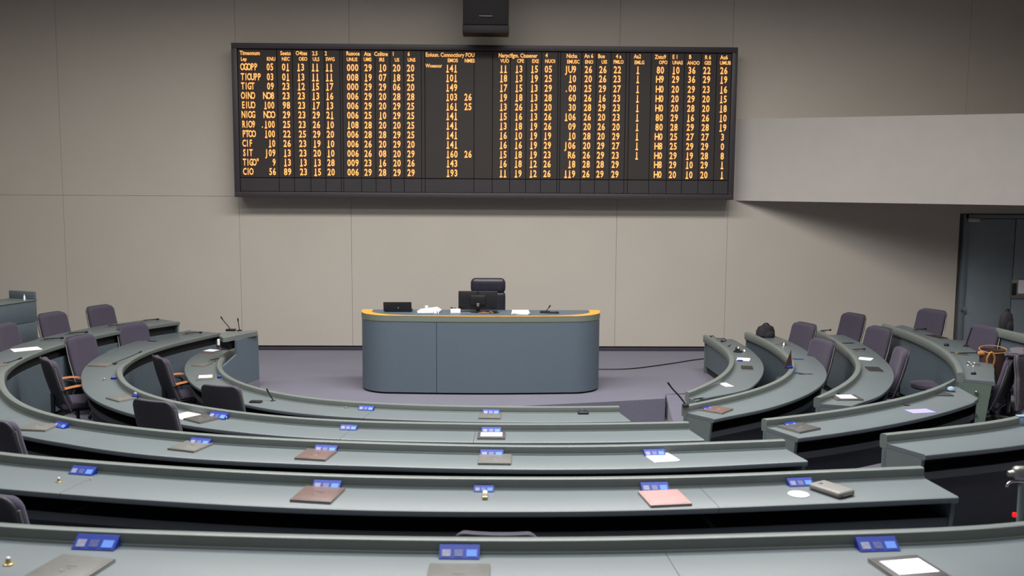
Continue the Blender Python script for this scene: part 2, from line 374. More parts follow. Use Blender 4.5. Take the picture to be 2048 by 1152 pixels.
# ------------------------------------------------------------------ setting: floor terraces, stage, walls, ceiling
XL, XR, YB = -9.6, 9.8, -4.0
def slab(name, poly, z0, z1, m):
    return tag(MB().prism(poly, z0, z1).build(name, m, smooth=0), kind='structure')
fl = slab('floor', [(XL, YB), (XR, YB), (XR, DW+.3), (XL, DW+.3)], -.6, -.301, M['carpet'])
def outline(keys, zf, x0, x1, extra_mid=()):
    """terrace edge just behind the front panels, run out to the end wall at both ends"""
    pts = []
    for k in keys:
        r = ROW[k]; Q = [p+n*.07 for p, n in zip(r['P'], r['N'])]
        pts.append(Q[::3]+[Q[-1]])
    L, Rr = pts[0], pts[1:]
    seq = [Vector((x0, DW))]+L
    for Q in Rr: seq += Q[::-1]
    seq += [Vector((x1, DW))]
    return seq
def ring(seqs):
    for nm, a, zt in seqs:
        poly = [(p.x, p.y) for p in a]+[(XR, DW), (XR, YB), (XL, YB), (XL, DW)]
        # fill the region outside the edge by ear clipping
        bm = bmesh.new(); vs = [bm.verts.new((x, y, zt)) for x, y in poly]; f = bm.faces.new(vs)
        r_ = bmesh.ops.extrude_face_region(bm, geom=[f]); bmesh.ops.translate(bm, vec=(0, 0, -.7), verts=[g for g in r_['geom'] if isinstance(g, bmesh.types.BMVert)])
        bmesh.ops.triangulate(bm, faces=[f_ for f_ in bm.faces if len(f_.verts) > 4])
        bmesh.ops.recalc_face_normals(bm, faces=bm.faces[:])
        me = bpy.data.meshes.new(nm); bm.to_mesh(me); bm.free(); me.materials.append(M['carpet'])
        o = bpy.data.objects.new(nm, me); COL.objects.link(o); tag(o, kind='structure')
ring([('floor', outline(['r3', 'rb'], -.14, -4.3, 3.9), -.14),
      ('floor', outline(['r2', 're', 'rd'], .03, -5.1, 5.7), .03),
      ('floor', [Vector((-6.3, DW))]+[p+n*.07 for p, n in zip(ROW['r1']['P'], ROW['r1']['N'])][::3]+[Vector((2.9, 6.8))]+[p+n*.07 for p, n in zip(ROW['rf']['P'], ROW['rf']['N'])][::-3]+[Vector((5.75, 9.4)), Vector((6.05, 11.0)), Vector((6.35, DW))], .20),
      ('floor', [Vector((-8.6, DW)), Vector((-8.2, 9.5))]+[p+n*.07 for p, n in zip(ROW['r0']['P'], ROW['r0']['N'])][::3]+[Vector((8.4, 9.5)), Vector((8.8, DW))], .31),
      ('floor', [Vector((-9.3, DW)), Vector((-9.0, 6)), Vector((-4, 3.2)), Vector((4, 3.2)), Vector((9.0, 6)), Vector((9.4, DW))], .5)])
# stage
stage_pts = [at(x, y, z=0).xy for x, y in ((560, 812), (640, 815), (740, 817), (900, 816), (1040, 812), (1205, 804), (1330, 797))]
A = at(1330, 797, z=0).xy
raP = [p+n*.05 for p, n in zip(ROW['ra']['P'], ROW['ra']['N'])]
jn = [i for i, p in enumerate(raP) if p.y > A.y+.25]
stage = [(-4.55, DW), (-4.4, 14.2), (-3.75, 13.6), (-3.5, 12.9)]+[tuple(p) for p in stage_pts]+[(A.x+.05, A.y+.25)]+[tuple(raP[i]) for i in reversed(jn[::3])]+[(raP[0].x+.9, raP[0].y), (raP[0].x+1.0, DW)]
slab('stage_floor', stage, -.3, 0, M['carpet'])
rp = [(A.x+.052, A.y+.24), (raP[jn[-1]].x+.03, raP[jn[-1]].y+.02), (A.x+.62, A.y-.62), (A.x+.03, A.y-.62)]
ramp = MB().add([(*p, -.3) for p in rp]+[(*rp[0], -.002), (*rp[1], -.002), (*rp[2], -.27), (*rp[3], -.27)], [[0, 1, 2, 3], [7, 6, 5, 4], [0, 4, 5, 1], [1, 5, 6, 2], [2, 6, 7, 3], [3, 7, 4, 0]])
tag(ramp.build('stage_ramp', M['carpet'], smooth=0), kind='structure')
# end wall: backing + fabric panels
def wx(px, py): return at(px, py, y=DW).x
def wz(px, py): return at(px, py, y=DW).z
WT = CEIL
backing = tag(MB().box(((XL+XR)/2, DW+.14, WT/2-.3), (XR-XL, .2, WT+.6)).build('wall_back', M['gap2'], smooth=0), kind='structure')
xs = [XL, wx(128, 428), wx(479, 430), wx(702.4, 402), wx(1234, 402), wx(1456, 402), wx(1919, 440)]
zseam = wz(300, 391.5); dtop = wz(1960, 429)
for i in range(len(xs)):
    a = xs[i]; b = xs[i+1] if i < len(xs)-1 else XR
    for z0, z1 in ((.075, zseam), (zseam, WT)):
        zz0 = z0
        if i == len(xs)-1:
            if z1 == zseam: zz0 = dtop+.012
        mb = MB().box(((a+b)/2, DW+.012, (zz0+z1)/2), (b-a-.0035, .05, z1-zz0-.0035), bev=.0012, seg=1)
        mb.build('wall_panel', M['wall'], backing)
tag(MB().box(((XL+xs[-1])/2, DW+.0, .027), (xs[-1]-XL, .03, .055), bev=.003).build('baseboard_back', M['base']), kind='structure')
tag(MB().box(((XL+xs[-1])/2, DW+.028, .05), (xs[-1]-XL, .02, .06)).build('gap_shade_1', M['black']), kind='structure')  # black strip standing in for the shade of the gap above the baseboard
tag(MB().box((XL-.1, (YB+DW)/2, WT/2-.3), (.2, DW-YB+.4, WT+.6)).build('wall_left', M['wall'], smooth=0), kind='structure')
tag(MB().box((XR+.1, (YB+DW)/2, WT/2-.3), (.2, DW-YB+.4, WT+.6)).build('wall_right', M['wall'], smooth=0), kind='structure')
tag(MB().box(((XL+XR)/2, YB-.1, WT/2-.3), (XR-XL, .2, WT+.6)).build('wall_front', M['wall'], smooth=0), kind='structure')
tag(MB().box(((XL+XR)/2, (YB+DW)/2, WT+.05), (XR-XL, DW-YB+.4, .1)).build('ceiling', M['ceil'], smooth=0), kind='structure')
# gallery front that swings out of the end wall
g0 = at(1462, 320, y=DW); gt = wz(1483, 238.5); gb = wz(1467, 401); ga = .4925
gl = (XR-g0.x)
tag(MB().prism([(g0.x, DW+.03), (XR, DW-math.tan(ga)*gl), (XR, DW+.03)], gb, gt).build('wall_gallery', M['gallery'], smooth=0), kind='structure')

# ------------------------------------------------------------------ door at the right
dx0, dx1 = wx(1921, 560), wx(2023, 560)
dz0 = .2
dr = tag(empty('door_1', ((dx0+dx1)/2, DW, dz0)), kind='structure')
def L(mb, root):
    mb.v = [tuple(Vector(v)-root.location) for v in mb.v]; return mb
fr = MB(); fr.box((dx0+.02, DW-.01, (dz0+dtop)/2), (.07, .1, dtop-dz0), bev=.004); fr.box(((dx0+XR)/2, DW-.01, dtop-.03), (XR-dx0, .1, .06), bev=.004)
L(fr, dr).build('door_frame', M['doorf'], dr)
L(MB().box(((dx0+.06+dx1)/2, DW+.0, (dz0+dtop-.07)/2), (dx1-dx0-.07, .05, dtop-.07-dz0), bev=.003), dr).build('door_leaf', M['door'], dr)
L(MB().box(((dx1+.008+XR)/2, DW+.0, (dz0+dtop-.07)/2), (XR-dx1-.01, .05, dtop-.07-dz0), bev=.003), dr).build('side_panel', M['door'], dr)
p = at(1947, 440, y=DW-.06); L(MB().box(p, (.2, .06, .07), bev=.008), dr).build('door_closer', M['steel'], dr)
p = at(1924, 621, y=DW-.04)
L(MB().box(p+Vector((.03, 0, 0)), (.07, .015, .11), bev=.006), dr).build('lock_plate', M['chrome'], dr)
L(MB().tube([p+Vector((.03, 0, .02)), p+Vector((.03, -.05, .02)), p+Vector((-.05, -.055, .02))], .012), dr).build('door_handle', M['chrome'], dr)
p = at(2033, 577, y=DW-.04); sg = tag(empty('wall_notice', p, 0), 'white paper notice with a metal holder on the slate panel beside the door', 'notice')
MB().box((.07, 0, -.005), (.32, .02, .32), bev=.004).build('holder', M['steel'], sg)
MB().box((-.045, -.012, -.01), (.075, .012, .2), bev=.002).build('card_slot', M['black'], sg)
MB().box((.13, -.014, .03), (.22, .006, .22)).build('sheet', M['paper'], sg)

# ------------------------------------------------------------------ display board
YD = DW-.36
def bp(px, py): return at(px, py, y=YD)
b_tl, b_tr, b_br, b_bl = bp(461, 85), bp(1476, 95.4), bp(1466.5, 400.5), bp(471, 393.5)
X0, X1 = (b_tl.x+b_bl.x)/2, (b_tr.x+b_br.x)/2; Z1, Z0 = (b_tl.z+b_tr.z)/2, (b_bl.z+b_br.z)/2
bd = empty('display_board', ((X0+X1)/2, DW-.01, Z0), 0, 'long black scoreboard with rows of amber figures on the beige end wall', 'display board')
F = .085
L(MB().box(((X0+X1)/2, (YD+.05+DW)/2, (Z0+Z1)/2), (X1-X0-.02, DW-YD-.08, Z1-Z0-.02)), bd).build('casing', M['scr'], bd)
fm = MB()
fm.box(((X0+X1)/2, YD+.03, Z1-F/2), (X1-X0, .09, F), bev=.006); fm.box(((X0+X1)/2, YD+.03, Z0+F/2), (X1-X0, .09, F), bev=.006)
fm.box((X0+F/2, YD+.03, (Z0+Z1)/2), (F, .09, Z1-Z0-2*F), bev=.006); fm.box((X1-F/2, YD+.03, (Z0+Z1)/2), (F, .09, Z1-Z0-2*F), bev=.006)
L(fm, bd).build('frame', M['frame'], bd)
colpx = [475, 556, 587, 620, 650, 681, 686, 722, 751, 781, 808, 843, 850, 948, 985, 1020, 1052, 1082, 1115, 1120, 1162, 1191, 1220, 1250, 1257, 1300, 1335, 1366, 1399, 1430, 1468]
zc = at(968, 358, y=YD).z
PX = [at(x, 250, y=YD+.02).x for x in colpx]; PX[0] = X0+F; PX[-1] = X1-F
for a, b in zip(PX, PX[1:]):
    L(MB().box(((a+b)/2, YD+.033, (zc+Z1-F)/2), (b-a-.006, .025, Z1-F-zc-.010), bev=.003, seg=1), bd).build('display_panel', M['scr'], bd)
    L(MB().box(((a+b)/2, YD+.033, (zc+Z0+F)/2), (b-a-.006, .025, zc-Z0-F-.010), bev=.003, seg=1), bd).build('blank_panel', M['scr2'], bd)
rows_y = [(134, 142), (154, 160), (172.5, 180), (191.5, 199), (210.5, 218), (229.5, 237), (249, 256), (268, 275), (287, 294), (306, 313), (325, 331), (343.5, 351)]
cols = [(481, 486, 'L'), (547, 552, 'R'), (571, 575, 'C'), (601, 607, 'C'), (630, 635, 'C'), (658, 662, 'C'), (705, 706, 'C'), (736, 736, 'C'), (765, 765, 'C'), (793, 794, 'C'), (821, 822, 'C'), (903, 904, 'C'), (936, 936, 'C'), (1007, 1006, 'C'), (1038, 1036, 'C'), (1069, 1066, 'C'), (1097, 1094, 'C'), (1153, 1151, 'R'), (1177, 1172, 'C'), (1206, 1200, 'C'), (1235, 1230, 'C'), (1276, 1273, 'C'), (1321, 1316, 'C'), (1352, 1345, 'C'), (1384, 1378, 'C'), (1414, 1408, 'C'), (1448, 1444, 'C')]
T = """OGOPP|05|01|13|11|11|000|29|10|20|20|141||11|13|15|05|JU9|26|26|22|1|80|10|36|22|26
TIOUPP|03|01|13|11|11|008|19|07|18|25|101||18|13|19|25|10|20|26|23|1|H9|29|36|29|19
TIGT|09|23|12|15|17|000|29|29|06|20|149||17|15|13|29|.00|25|29|27|1|H0|20|29|23|16
OINO|NO8|23|23|13|16|006|29|20|28|28|103|26|19|18|13|28|60|26|16|23|1|H0|20|29|20|15
EIUO|100|98|23|17|13|006|29|20|29|25|161|25|13|26|13|20|30|28|29|23|1|H0|20|28|20|18
NIOG|NOO|29|23|29|21|006|25|10|29|25|141||15|16|13|26|106|26|20|23|1|80|29|16|26|10
RIO9|.100|25|23|26|10|108|28|20|20|25|141||13|18|19|26|09|20|26|20|1|80|28|29|28|19
PTOO|100|22|25|29|20|006|28|28|29|25|141||16|10|19|19|10|28|20|29|1|H0|25|27|27|3
CIF|10|26|23|19|10|006|26|20|29|20|141||16|16|19|29|J06|20|29|27|1|H8|25|29|29|0
SIT|J09|13|23|20|10|006|26|08|20|29|160|26|15|18|19|23|R6|26|29|23|1|H0|29|19|28|8
TIGO"|9|13|13|13|28|009|23|16|20|26|143||16|18|12|26|18|28|28|29||H8|29|10|29|1
CIO|56|89|23|15|20|006|29|28|29|29|193||11|19|12|26|119|26|29|29||H0|20|10|20|1""".split('\n')
hdr = [(479, 106, 'Timeonum'), (560, 106.5, 'Seeto'), (591, 106.5, 'O4tes'), (624, 107, '2.5'), (649, 107, '2'), (692, 107, 'Rusoce'), (728, 108, 'Ate'), (748, 108, 'Colitne'), (784, 108, '1'), (815, 108, '6'),
       (851, 109.5, 'Eoiuun. Connoctiory FOU'), (997, 111, 'Narpc!fgm. Ctusener'), (1091, 111, '4'), (1133, 112, 'Nicha'), (1169, 112, 'An 6'), (1196, 112.5, 'Bue'), (1232, 113, '4 a'), (1268, 113, 'Aa2'), (1310, 114, 'Zntu9'), (1345, 114, 'E 1'), (1378, 114, 'B'), (1410, 115, 'R 6'), (1441, 115, 'Au6')]
sub = [(481, 118, 'Lep'), (533, 118, 'KNU'), (563, 118, 'NEC'), (597, 118, 'OEO'), (625, 118.5, 'ULS'), (651, 118.5, 'SWG'), (693, 119, 'UNUS'), (727, 119, 'UMS'), (758, 119.5, 'IRS'), (789, 120, 'US'), (815, 120, 'UNS'), (895, 121, 'EMOS'), (929, 121.5, 'NMES'),
       (1001, 122, 'VUO'), (1034, 122, 'CPE'), (1064, 122.5, 'EXE'), (1090, 122.5, 'NUOI'), (1134, 123.5, 'EMUSC'), (1170, 124, 'ENO'), (1203, 124, 'UIS'), (1227, 124, 'FMLO'), (1269, 125, 'EMLG'), (1318, 125, 'OPO'), (1345, 125.5, 'UNAS'), (1375, 126, 'ANOO'), (1409, 126, 'GES'), (1440, 126, 'UMUB'), (851, 131.5, 'Woeeoor')]
def text_geo(s, size, off, align):
    c = bpy.data.curves.new('t', 'FONT'); c.body = s; c.size = size; c.offset = off; c.resolution_u = 2
    c.align_x = {'L': 'LEFT', 'R': 'RIGHT', 'C': 'CENTER'}[align]; c.align_y = 'CENTER'
    o = bpy.data.objects.new('t', c); me = bpy.data.meshes.new_from_object(o)
    vs = [v.co.copy() for v in me.vertices]; fs = [list(p_.vertices) for p_ in me.polygons]
    bpy.data.meshes.remove(me); bpy.data.objects.remove(o); bpy.data.curves.remove(c)
    return vs, fs
_tc = {}
M['led'].name = 'amber_led'
def text_part(name, s, px, py, size, align, sx=1., fat=1., pitch=0):
    P = at(px, py, y=YD+.0); mb = MB(); cut = 0; n = len(s)
    for off, dy in ((.0070*fat, .0145), (.0026*fat, .0105)):
        if pitch:
            x0 = {'L': .5*pitch, 'R': -(n-.5)*pitch, 'C': -(n-1)/2*pitch}[align]
            bits = [(c, x0+q*pitch) for q, c in enumerate(s)]; al = 'C'
        else: bits = [(s, 0)]; al = align
        for c, dx in bits:
            k = (c, size, off, al)
            if k not in _tc: _tc[k] = text_geo(c, size, off, al)
            vs, fs = _tc[k]; mb.add([(v.x*sx+dx, dy, v.y) for v in vs], fs)
            if pitch and c == '1':      # the display's figure one stands on a foot
                h = size*.345; e = off+.004; w_ = pitch*.34
                mb.add([(dx-w_, dy, -h-e), (dx+w_, dy, -h-e), (dx+w_, dy, -h+e+.006), (dx-w_, dy, -h+e+.006)], [[0, 1, 2, 3]])
        if dy > .012: cut = len(mb.f)
    o = mb.build(name, M['led2'], bd, smooth=0); me = o.data; me.materials.append(M['led'])
    me.polygons.foreach_set('material_index', [0]*cut+[1]*(len(mb.f)-cut))
    o.location = (P.x-bd.location.x, YD-bd.location.y, P.z-bd.location.z)
for i, (yl, yr) in enumerate(rows_y):
    cells = T[i].split('|')
    for q, ((xa, xb, al), s) in enumerate(zip(cols, cells)):
        if s:
            x = xa+(xb-xa)*i/11; y = yl+(yr-yl)*(x-481)/(1448-481)
            text_part('amber_figure', s, x, y, .148, al, .74 if q > 1 else (.58 if q == 0 else .66), 1., .051 if q == 0 else (.056 if q == 1 else .0615))
for lst, sz in ((hdr, .088), (sub, .078)):
    for px, py, s in lst: text_part('heading', s, px, py, sz, 'L', .80, .6)

# ------------------------------------------------------------------ hanging projector box
q0, q1 = at(925, 66, y=DW-1.0), at(1018, 66, y=DW-1.0)
pb = empty('ceiling_speaker_box', ((q0.x+q1.x)/2, DW-.8, q0.z), 0, 'black box hung from the ceiling in front of the wall above the scoreboard', 'projector')
wbx = q1.x-q0.x; zsp = at(970, 49, y=DW-1.0).z-q0.z
MB().box((0, 0, zsp/2-.003), (wbx, .4, zsp-.006), bev=.008).build('lower_housing', M['boxb'], pb)
MB().box((0, 0, zsp+.45), (wbx-.01, .38, .9), bev=.008).build('upper_housing', M['boxb'], pb)
MB().box((0, -.205, zsp+.12), (.2, .02, .012), bev=.004).build('metal_catch', M['steel'], pb)
MB().tube([(0, 0, zsp+.88), (0, 0, CEIL-q0.z)], .04).build('hanging_pole', M['boxb'], pb)

# ------------------------------------------------------------------ desks
make_desk('r0', 'curved_desk', 'curved grey desk row nearest the camera, cut by the bottom of the photo', [(1365, 1130)])
make_desk('r1', 'curved_desk', 'long curved grey desk row, second from the camera, with the thick taupe device', [(125, 985), (1400, 990)], ends=(1, 1))
make_desk('r2', 'curved_desk', 'outermost fully visible curved desk row, third from the camera, wrapping round the left', [(50, 830)])
make_desk('r3', 'curved_desk', 'middle curved desk row, fourth from the camera, ending left near the wall', [(185, 762), (710, 862), (940, 870)])
make_desk('r4', 'curved_desk', 'innermost curved desk row closest to the rostrum on the left and centre', [(745, 820)])
make_desk('ra', 'curved_desk', 'innermost curved desk of the right block, beside the stage carpet')
make_desk('rb', 'curved_desk', 'second curved desk of the right block, with a black bag on its far end', [(1600, 775)])
make_desk('rc', 'curved_desk', 'third curved desk of the right block, ending short of the aisle', [(1738, 707)])
make_desk('rd', 'curved_desk', 'far outer curved desk of the right block with a green end panel', endmat='green')
make_desk('re', 'curved_desk', 'near outer desk of the right block with a lilac paper on top')
make_desk('rf', 'straight_desk', 'desk at the right edge of the photo with a pale blue cup on its rim', ends=(0, 1))
make_desk('rg', 'straight_desk', 'desk by the door at the right edge with a black bag on top', ends=(1, 1))
# metal studs on the green end panel
r = ROW['rd']; e = len(r['P'])-1
tt = (r['P'][-1]-r['P'][-2]).normalized()
for (px, py), nm in (((1940.5, 765), 'stud'), ((1940, 787), 'stud')):
    q = r['P'][e]+r['N'][e]*.17+tt*.002; zz = r['zs']-(.13 if py < 770 else .36)
    mb = MB().lathe([(.001, 0), (.018, 0), (.018, .008), (.012, .016), (.001, .018)], 14)
    o = mb.build(nm, M['chrome'], r['root']); o.rotation_euler = Vector((tt.x, tt.y, 0)).to_track_quat('Z', 'Y').to_euler()
    o.location = Vector((q.x, q.y, zz))-r['root'].location
# side counter at the far left
a_, b_ = at(-80, 621, z=1.12), at(72.7, 599, z=1.12)
d_ = (b_-a_).normalized(); nrm = Vector((-d_.y, d_.x, 0)); ln = (b_-a_).length+1.5
sc = empty('side_counter', (b_.x, b_.y, .20), math.atan2(d_.y, d_.x), 'tall slate counter with an upright back board at the left edge of the photo', 'counter')
MB().box((-ln/2, .22, .31), (ln, .44, .62), bev=.004).build('lower_panel', M['panel'], sc)
MB().box((-ln/2, .22, .764), (ln, .44, .276), bev=.004).build('upper_panel', M['panel'], sc)
MB().box((-ln/2, .22, .914), (ln+.02, .46, .016), bev=.005).build('worktop', M['endp'], sc)
MB().box((-.02, .22, .975), (.03, .45, .105), bev=.003).build('back_board', M['panel'], sc)
wb = tag(MB().lathe([(.001, 0), (.012, 0), (.014, .02), (.012, .05), (.005, .065), (.004, .08), (.001, .081)], 12).build('white_bottle', M['paper']), 'tiny white bottle standing on the tall counter at the left', 'bottle')
wb.location = at(49, 600.5, z=1.123)

# podium desk at the left end of the stage
PR, PL = at(519, 760, z=.1), at(445, 786, z=.1)
pd_ = (PR-PL).normalized(); pn_ = Vector((pd_.y, -pd_.x, 0))
def onpl(px, py, off=0):
    d = at(px, py, y=20)-CAM; o = PR+pn_*off; t = (o-CAM).dot(pn_)/d.dot(pn_); return CAM+d*t
pod = empty('podium_desk', (PR.x, PR.y, 0), 0, 'small raised podium desk with a slate end panel and two thin microphones', 'podium')
def slabpoly(pts, thick, back):
    n = len(pts); b = [p+back*thick for p in pts]
    return MB().add(pts+b, [list(range(n)), list(range(n, 2*n))[::-1]]+[[i, (i+1) % n, n+(i+1) % n, n+i] for i in range(n)])
L(slabpoly([onpl(x, y) for x, y in ((473, 681), (516, 669), (519, 757), (491, 767), (452, 781), (444, 736), (474, 709))], .03, -pn_), pod).build('end_panel', M['rostrum'], pod, smooth=0)
b0, b1 = onpl(452, 781), onpl(519, 757)
zb = min(b0.z, b1.z)
L(slabpoly([Vector((b0.x, b0.y, 0)), Vector((b1.x, b1.y, 0)), Vector((b1.x, b1.y, b1.z-.005)), Vector((b0.x, b0.y, b0.z-.005))], .25, -pn_), pod).build('plinth', M['carpet2'], pod, smooth=0)
L(MB().prism([tuple(at(x, y, z=.77).xy) for x, y in ((439, 672), (441, 667), (447, 664.5), (514, 660), (515, 663), (470, 671.5), (456, 675), (446, 676))], .715, .77), pod).build('top', M['rim'], pod)
L(MB().prism([tuple(at(x, y, z=.715).xy) for x, y in ((440, 677), (446, 671), (480, 670), (475, 678), (458, 681))], .60, .714), pod).build('equipment_shelf', M['black'], pod)
# ------------------------------------------------------------------ rostrum
RX0, RX1 = at(718.5, 700, y=12.95).x, at(1203.5, 700, y=12.95).x
FY = at(961, 790, z=0).y; rc_ = .42; TZ = CAM.z-(CAM.z-at(961, 632, y=FY).z)
ros = empty('rostrum', ((RX0+RX1)/2, FY+.5, 0), 0, 'wide slate rostrum with rounded corners and an orange wood top edge', 'rostrum')
def footprint(inset=0, bow=.05, n=9):
    pts = []; x0, x1 = RX0+inset, RX1-inset; r_ = rc_-inset; yb = FY+.62
    pts.append((x0, yb))
    for k in range(n+1):
        a = math.pi+math.pi/2*k/n; pts.append((x0+r_+r_*math.cos(a), FY+inset+bow+r_+r_*math.sin(a)))
    for k in range(1, 12):
        t = k/12; pts.append((x0+r_+(x1-x0-2*r_)*t, FY+inset+bow*(1-math.sin(math.pi*t))))
    for k in range(n+1):
        a = 1.5*math.pi+math.pi/2*k/n; pts.append((x1-r_+r_*math.cos(a), FY+inset+bow+r_+r_*math.sin(a)))
    pts.append((x1, yb)); return pts
def wall_strip(outer, inner, z0, z1):
    mb = MB(); n = len(outer)
    mb.add([(*p, z0) for p in outer]+[(*p, z0) for p in inner]+[(*p, z1) for p in outer]+[(*p, z1) for p in inner],
           sum([[[i, i+1, 2*n+i+1, 2*n+i], [n+i, 3*n+i, 3*n+i+1, n+i+1], [2*n+i, 2*n+i+1, 3*n+i+1, 3*n+i], [i, n+i, n+i+1, i+1]] for i in range(n-1)], [])+[[0, 2*n, 3*n, n], [n-1, 2*n-1, 4*n-1, 3*n-1]])
    return mb
o_, i_ = footprint(.006), footprint(.04)
xseam = at(873, 700, y=FY).x
ks = min(range(len(o_)), key=lambda k: abs(o_[k][0]-xseam) if 8 < k < 26 else 9)
o_[ks] = (xseam, o_[ks][1]); i_[ks] = (xseam, i_[ks][1])
oa, ia = o_[:ks+1], i_[:ks+1]; ob, ib = o_[ks:], i_[ks:]
oa = oa[:-1]+[(xseam-.003, oa[-1][1])]; ia = ia[:-1]+[(xseam-.003, ia[-1][1])]
ob = [(xseam+.003, ob[0][1])]+ob[1:]; ib = [(xseam+.003, ib[0][1])]+ib[1:]
L(wall_strip(oa, ia, .025, TZ-.085), ros).build('front_panel', M['rostrum'], ros)
L(wall_strip(ob, ib, .025, TZ-.085), ros).build('front_panel', M['rostrum'], ros)
L(wall_strip(footprint(.03), footprint(.05), 0, .03), ros).build('plinth', M['gap'], ros)
L(wall_strip(footprint(.003), footprint(.03), TZ-.085, TZ-.077), ros).build('trim_line', M['brass'], ros)
L(wall_strip(footprint(0), footprint(.04), TZ-.077, TZ-.008), ros).build('edge_band', M['band'], ros)
def inner_cap():
    fo = footprint(-.002); x0, x1 = RX0+.14, RX1-.14; R2 = .62; y0_ = FY+.05; out = []
    for x, y in fo:
        t = min(max(x, x0), x1); e = min(t-x0, x1-t)
        yy = FY+.03+.05*(1-math.sin(math.pi*min(max((t-x0)/(x1-x0), 0), 1)))
        if e < R2: yy = yy+.34*(1-math.sqrt(max(0, 1-((R2-e)/R2)**2)))
        out.append((t, max(yy, y+.0) if e > 0.001 else max(yy, y)))
    return out
wt = inner_cap()
L(wall_strip(footprint(-.002), wt, TZ-.008, TZ), ros).build('wood_cap', M['oak'], ros)
L(wall_strip(footprint(.042), footprint(.048), .03, TZ-.05), ros).build('seam_blackout', M['gap'], ros)  # dark strip added behind the panel seam to keep light from showing through
wt = [p for i, p in enumerate(wt) if i == 0 or (Vector(p)-Vector(wt[i-1])).length > .002]
L(MB().prism(wt, TZ-.04, TZ-.004), ros).build('worktop', M['rostrum'], ros)
def tagged(nm, lab, cat, loc, rz=0, group=None): return empty(nm, loc, rz, lab, cat, group)
def rtop(px, y): 
    p = at(px, 625, y=y); return Vector((p.x, y, TZ-.004))
# monitor seen from behind
mp_ = rtop(956, FY+.42)
mon = tagged('monitor', 'black computer monitor seen from behind on the rostrum', 'monitor', mp_)
MB().lathe([(.001, 0), (.11, 0), (.11, .008), (.03, .016), (.001, .016)], 20).build('stand_foot', M['black'], mon)
MB().box((0, .01, .06), (.05, .02, .12), bev=.006).build('stand_neck', M['black'], mon)
MB().box((0, .0, .0), (.52, .035, .25), bev=.01).build('screen_case', M['black'], mon).location = (0, -.005, .155)
MB().box((0, -.03, .16), (.2, .03, .13), bev=.012).build('back_bulge', M['black'], mon)
MB().box((.0, -.052, .10), (.035, .012, .045), bev=.004).build('clip', M['steel'], mon)
MB().tube([(0, -.03, .265), (0, .03, .265)], .013).build('webcam', M['black'], mon)
lp_ = rtop(797, FY+.40)
lap = tagged('laptop', 'open black laptop with its lid back towards the viewer on the rostrum', 'laptop', lp_, .03)
MB().box((0, .1, .009), (.36, .24, .016), bev=.004).build('keyboard_base', M['black'], lap)
mb = MB().box((0, 0, .0), (.37, .01, .135), bev=.004); o = mb.build('lid', M['black'], lap); o.location = (-.01, -.045, .075); o.rotation_euler = (.35, 0, 0)
o = MB().box((0, -.006, .0), (.018, .003, .02), bev=.004).build('badge', M['steel'], lap); o.location = (0, -.047, .062); o.rotation_euler = (.35, 0, 0)
ps = tagged('paper_pile', 'loose pile of white papers between laptop and monitor on the rostrum', 'papers', rtop(856, FY+.40), .1)
for k in range(3):
    o = MB().box((0, 0, .0), (.28-.02*k, .21, .004)).build('sheet', M['paper'], ps); o.location = (.02*k, .02*k, .003+.012*k); o.rotation_euler = (.03*k, -.04*k, .12*k)
o = tag(MB().lathe([(.001, 0), (.022, 0), (.024, .05), (.02, .055), (.001, .055)], 14).build('white_cup', M['paper']), 'small white cup behind the papers beside the laptop', 'cup'); o.location = rtop(853, FY+.62)
o = tag(MB().box((0, 0, .028), (.13, .03, .056), bev=.003).build('white_card', M['paper']), 'white card standing left of the monitor on the rostrum', 'card'); o.location = rtop(911, FY+.3)
o = tagged('cream_box', 'small cream striped pack lying in front of the papers by the laptop', 'box', rtop(872, FY+.26), .3)
MB().box((0, 0, .013), (.07, .04, .026), bev=.002).build('carton', M['paper_pk'], o); MB().box((.012, 0, .0135), (.008, .042, .028)).build('band', M['brown'], o)
o = tagged('paper_stack', 'white paper stack lying right of the monitor on the rostrum', 'papers', rtop(1040, FY+.33), -.05)
for k in range(3):
    s_ = MB().box((0, 0, 0), (.22, .3, .006)).build('sheet', M['paper'], o); s_.location = (.005*k, 0, .004+.007*k); s_.rotation_euler = (0, 0, .04*k)
# cables and odds behind the monitor
for nm, px, pts, m in (('cable_bundle', 975, [(-.12, 0, .006), (-.04, -.02, .02), (.05, 0, .008), (.1, .03, .02), (.15, .0, .008)], 'black'),):
    o = tagged(nm, 'tangle of dark cables under the monitor on the rostrum', 'cable', rtop(px, FY+.28))
    MB().tube(catmull([Vector(p) for p in pts]), .006, 8).build('cable', M[m], o)
    MB().tube(catmull([Vector((x*.7-.03, y-.02, z)) for x, y, z in pts]), .005, 8).build('cable', M['arm'], o)
    MB().box((.1, .0, .02), (.05, .03, .04), bev=.006).build('plug', M['black'], o)
def gooseneck(nm, lab, loc, rz, top=(.0, .0, .25), base='disc', r_=.005, lean=.5):
    o = tagged(nm, lab, 'microphone', loc, rz)
    if base == 'disc': MB().lathe([(.001, 0), (.035, 0), (.033, .010), (.012, .02), (.001, .02)], 16).build('base', M['black'], o)
    elif base == 'box': MB().box((0, 0, .014), (.13, .07, .028), bev=.008).build('base', M['black'], o)
    else: MB().lathe([(.001, 0), (.03, 0), (.028, .006), (.001, .006)], 16).build('base', M['chrome'], o)
    t = Vector(top); c1 = Vector((t.x*.38, t.y*.38, t.z*.45))
    pts = catmull([Vector((0, 0, .012)), c1, t*.8, t], 5)
    MB().tube(pts, r_, 8).build('neck', M['black'], o)
    d = (pts[-1]-pts[-3]).normalized()
    MB().tube([pts[-1]-d*.005, pts[-1], pts[-1]+d*.035, pts[-1]+d*.04], [r_, .009, .009, .004], 10).build('capsule', M['black'], o)
    return o
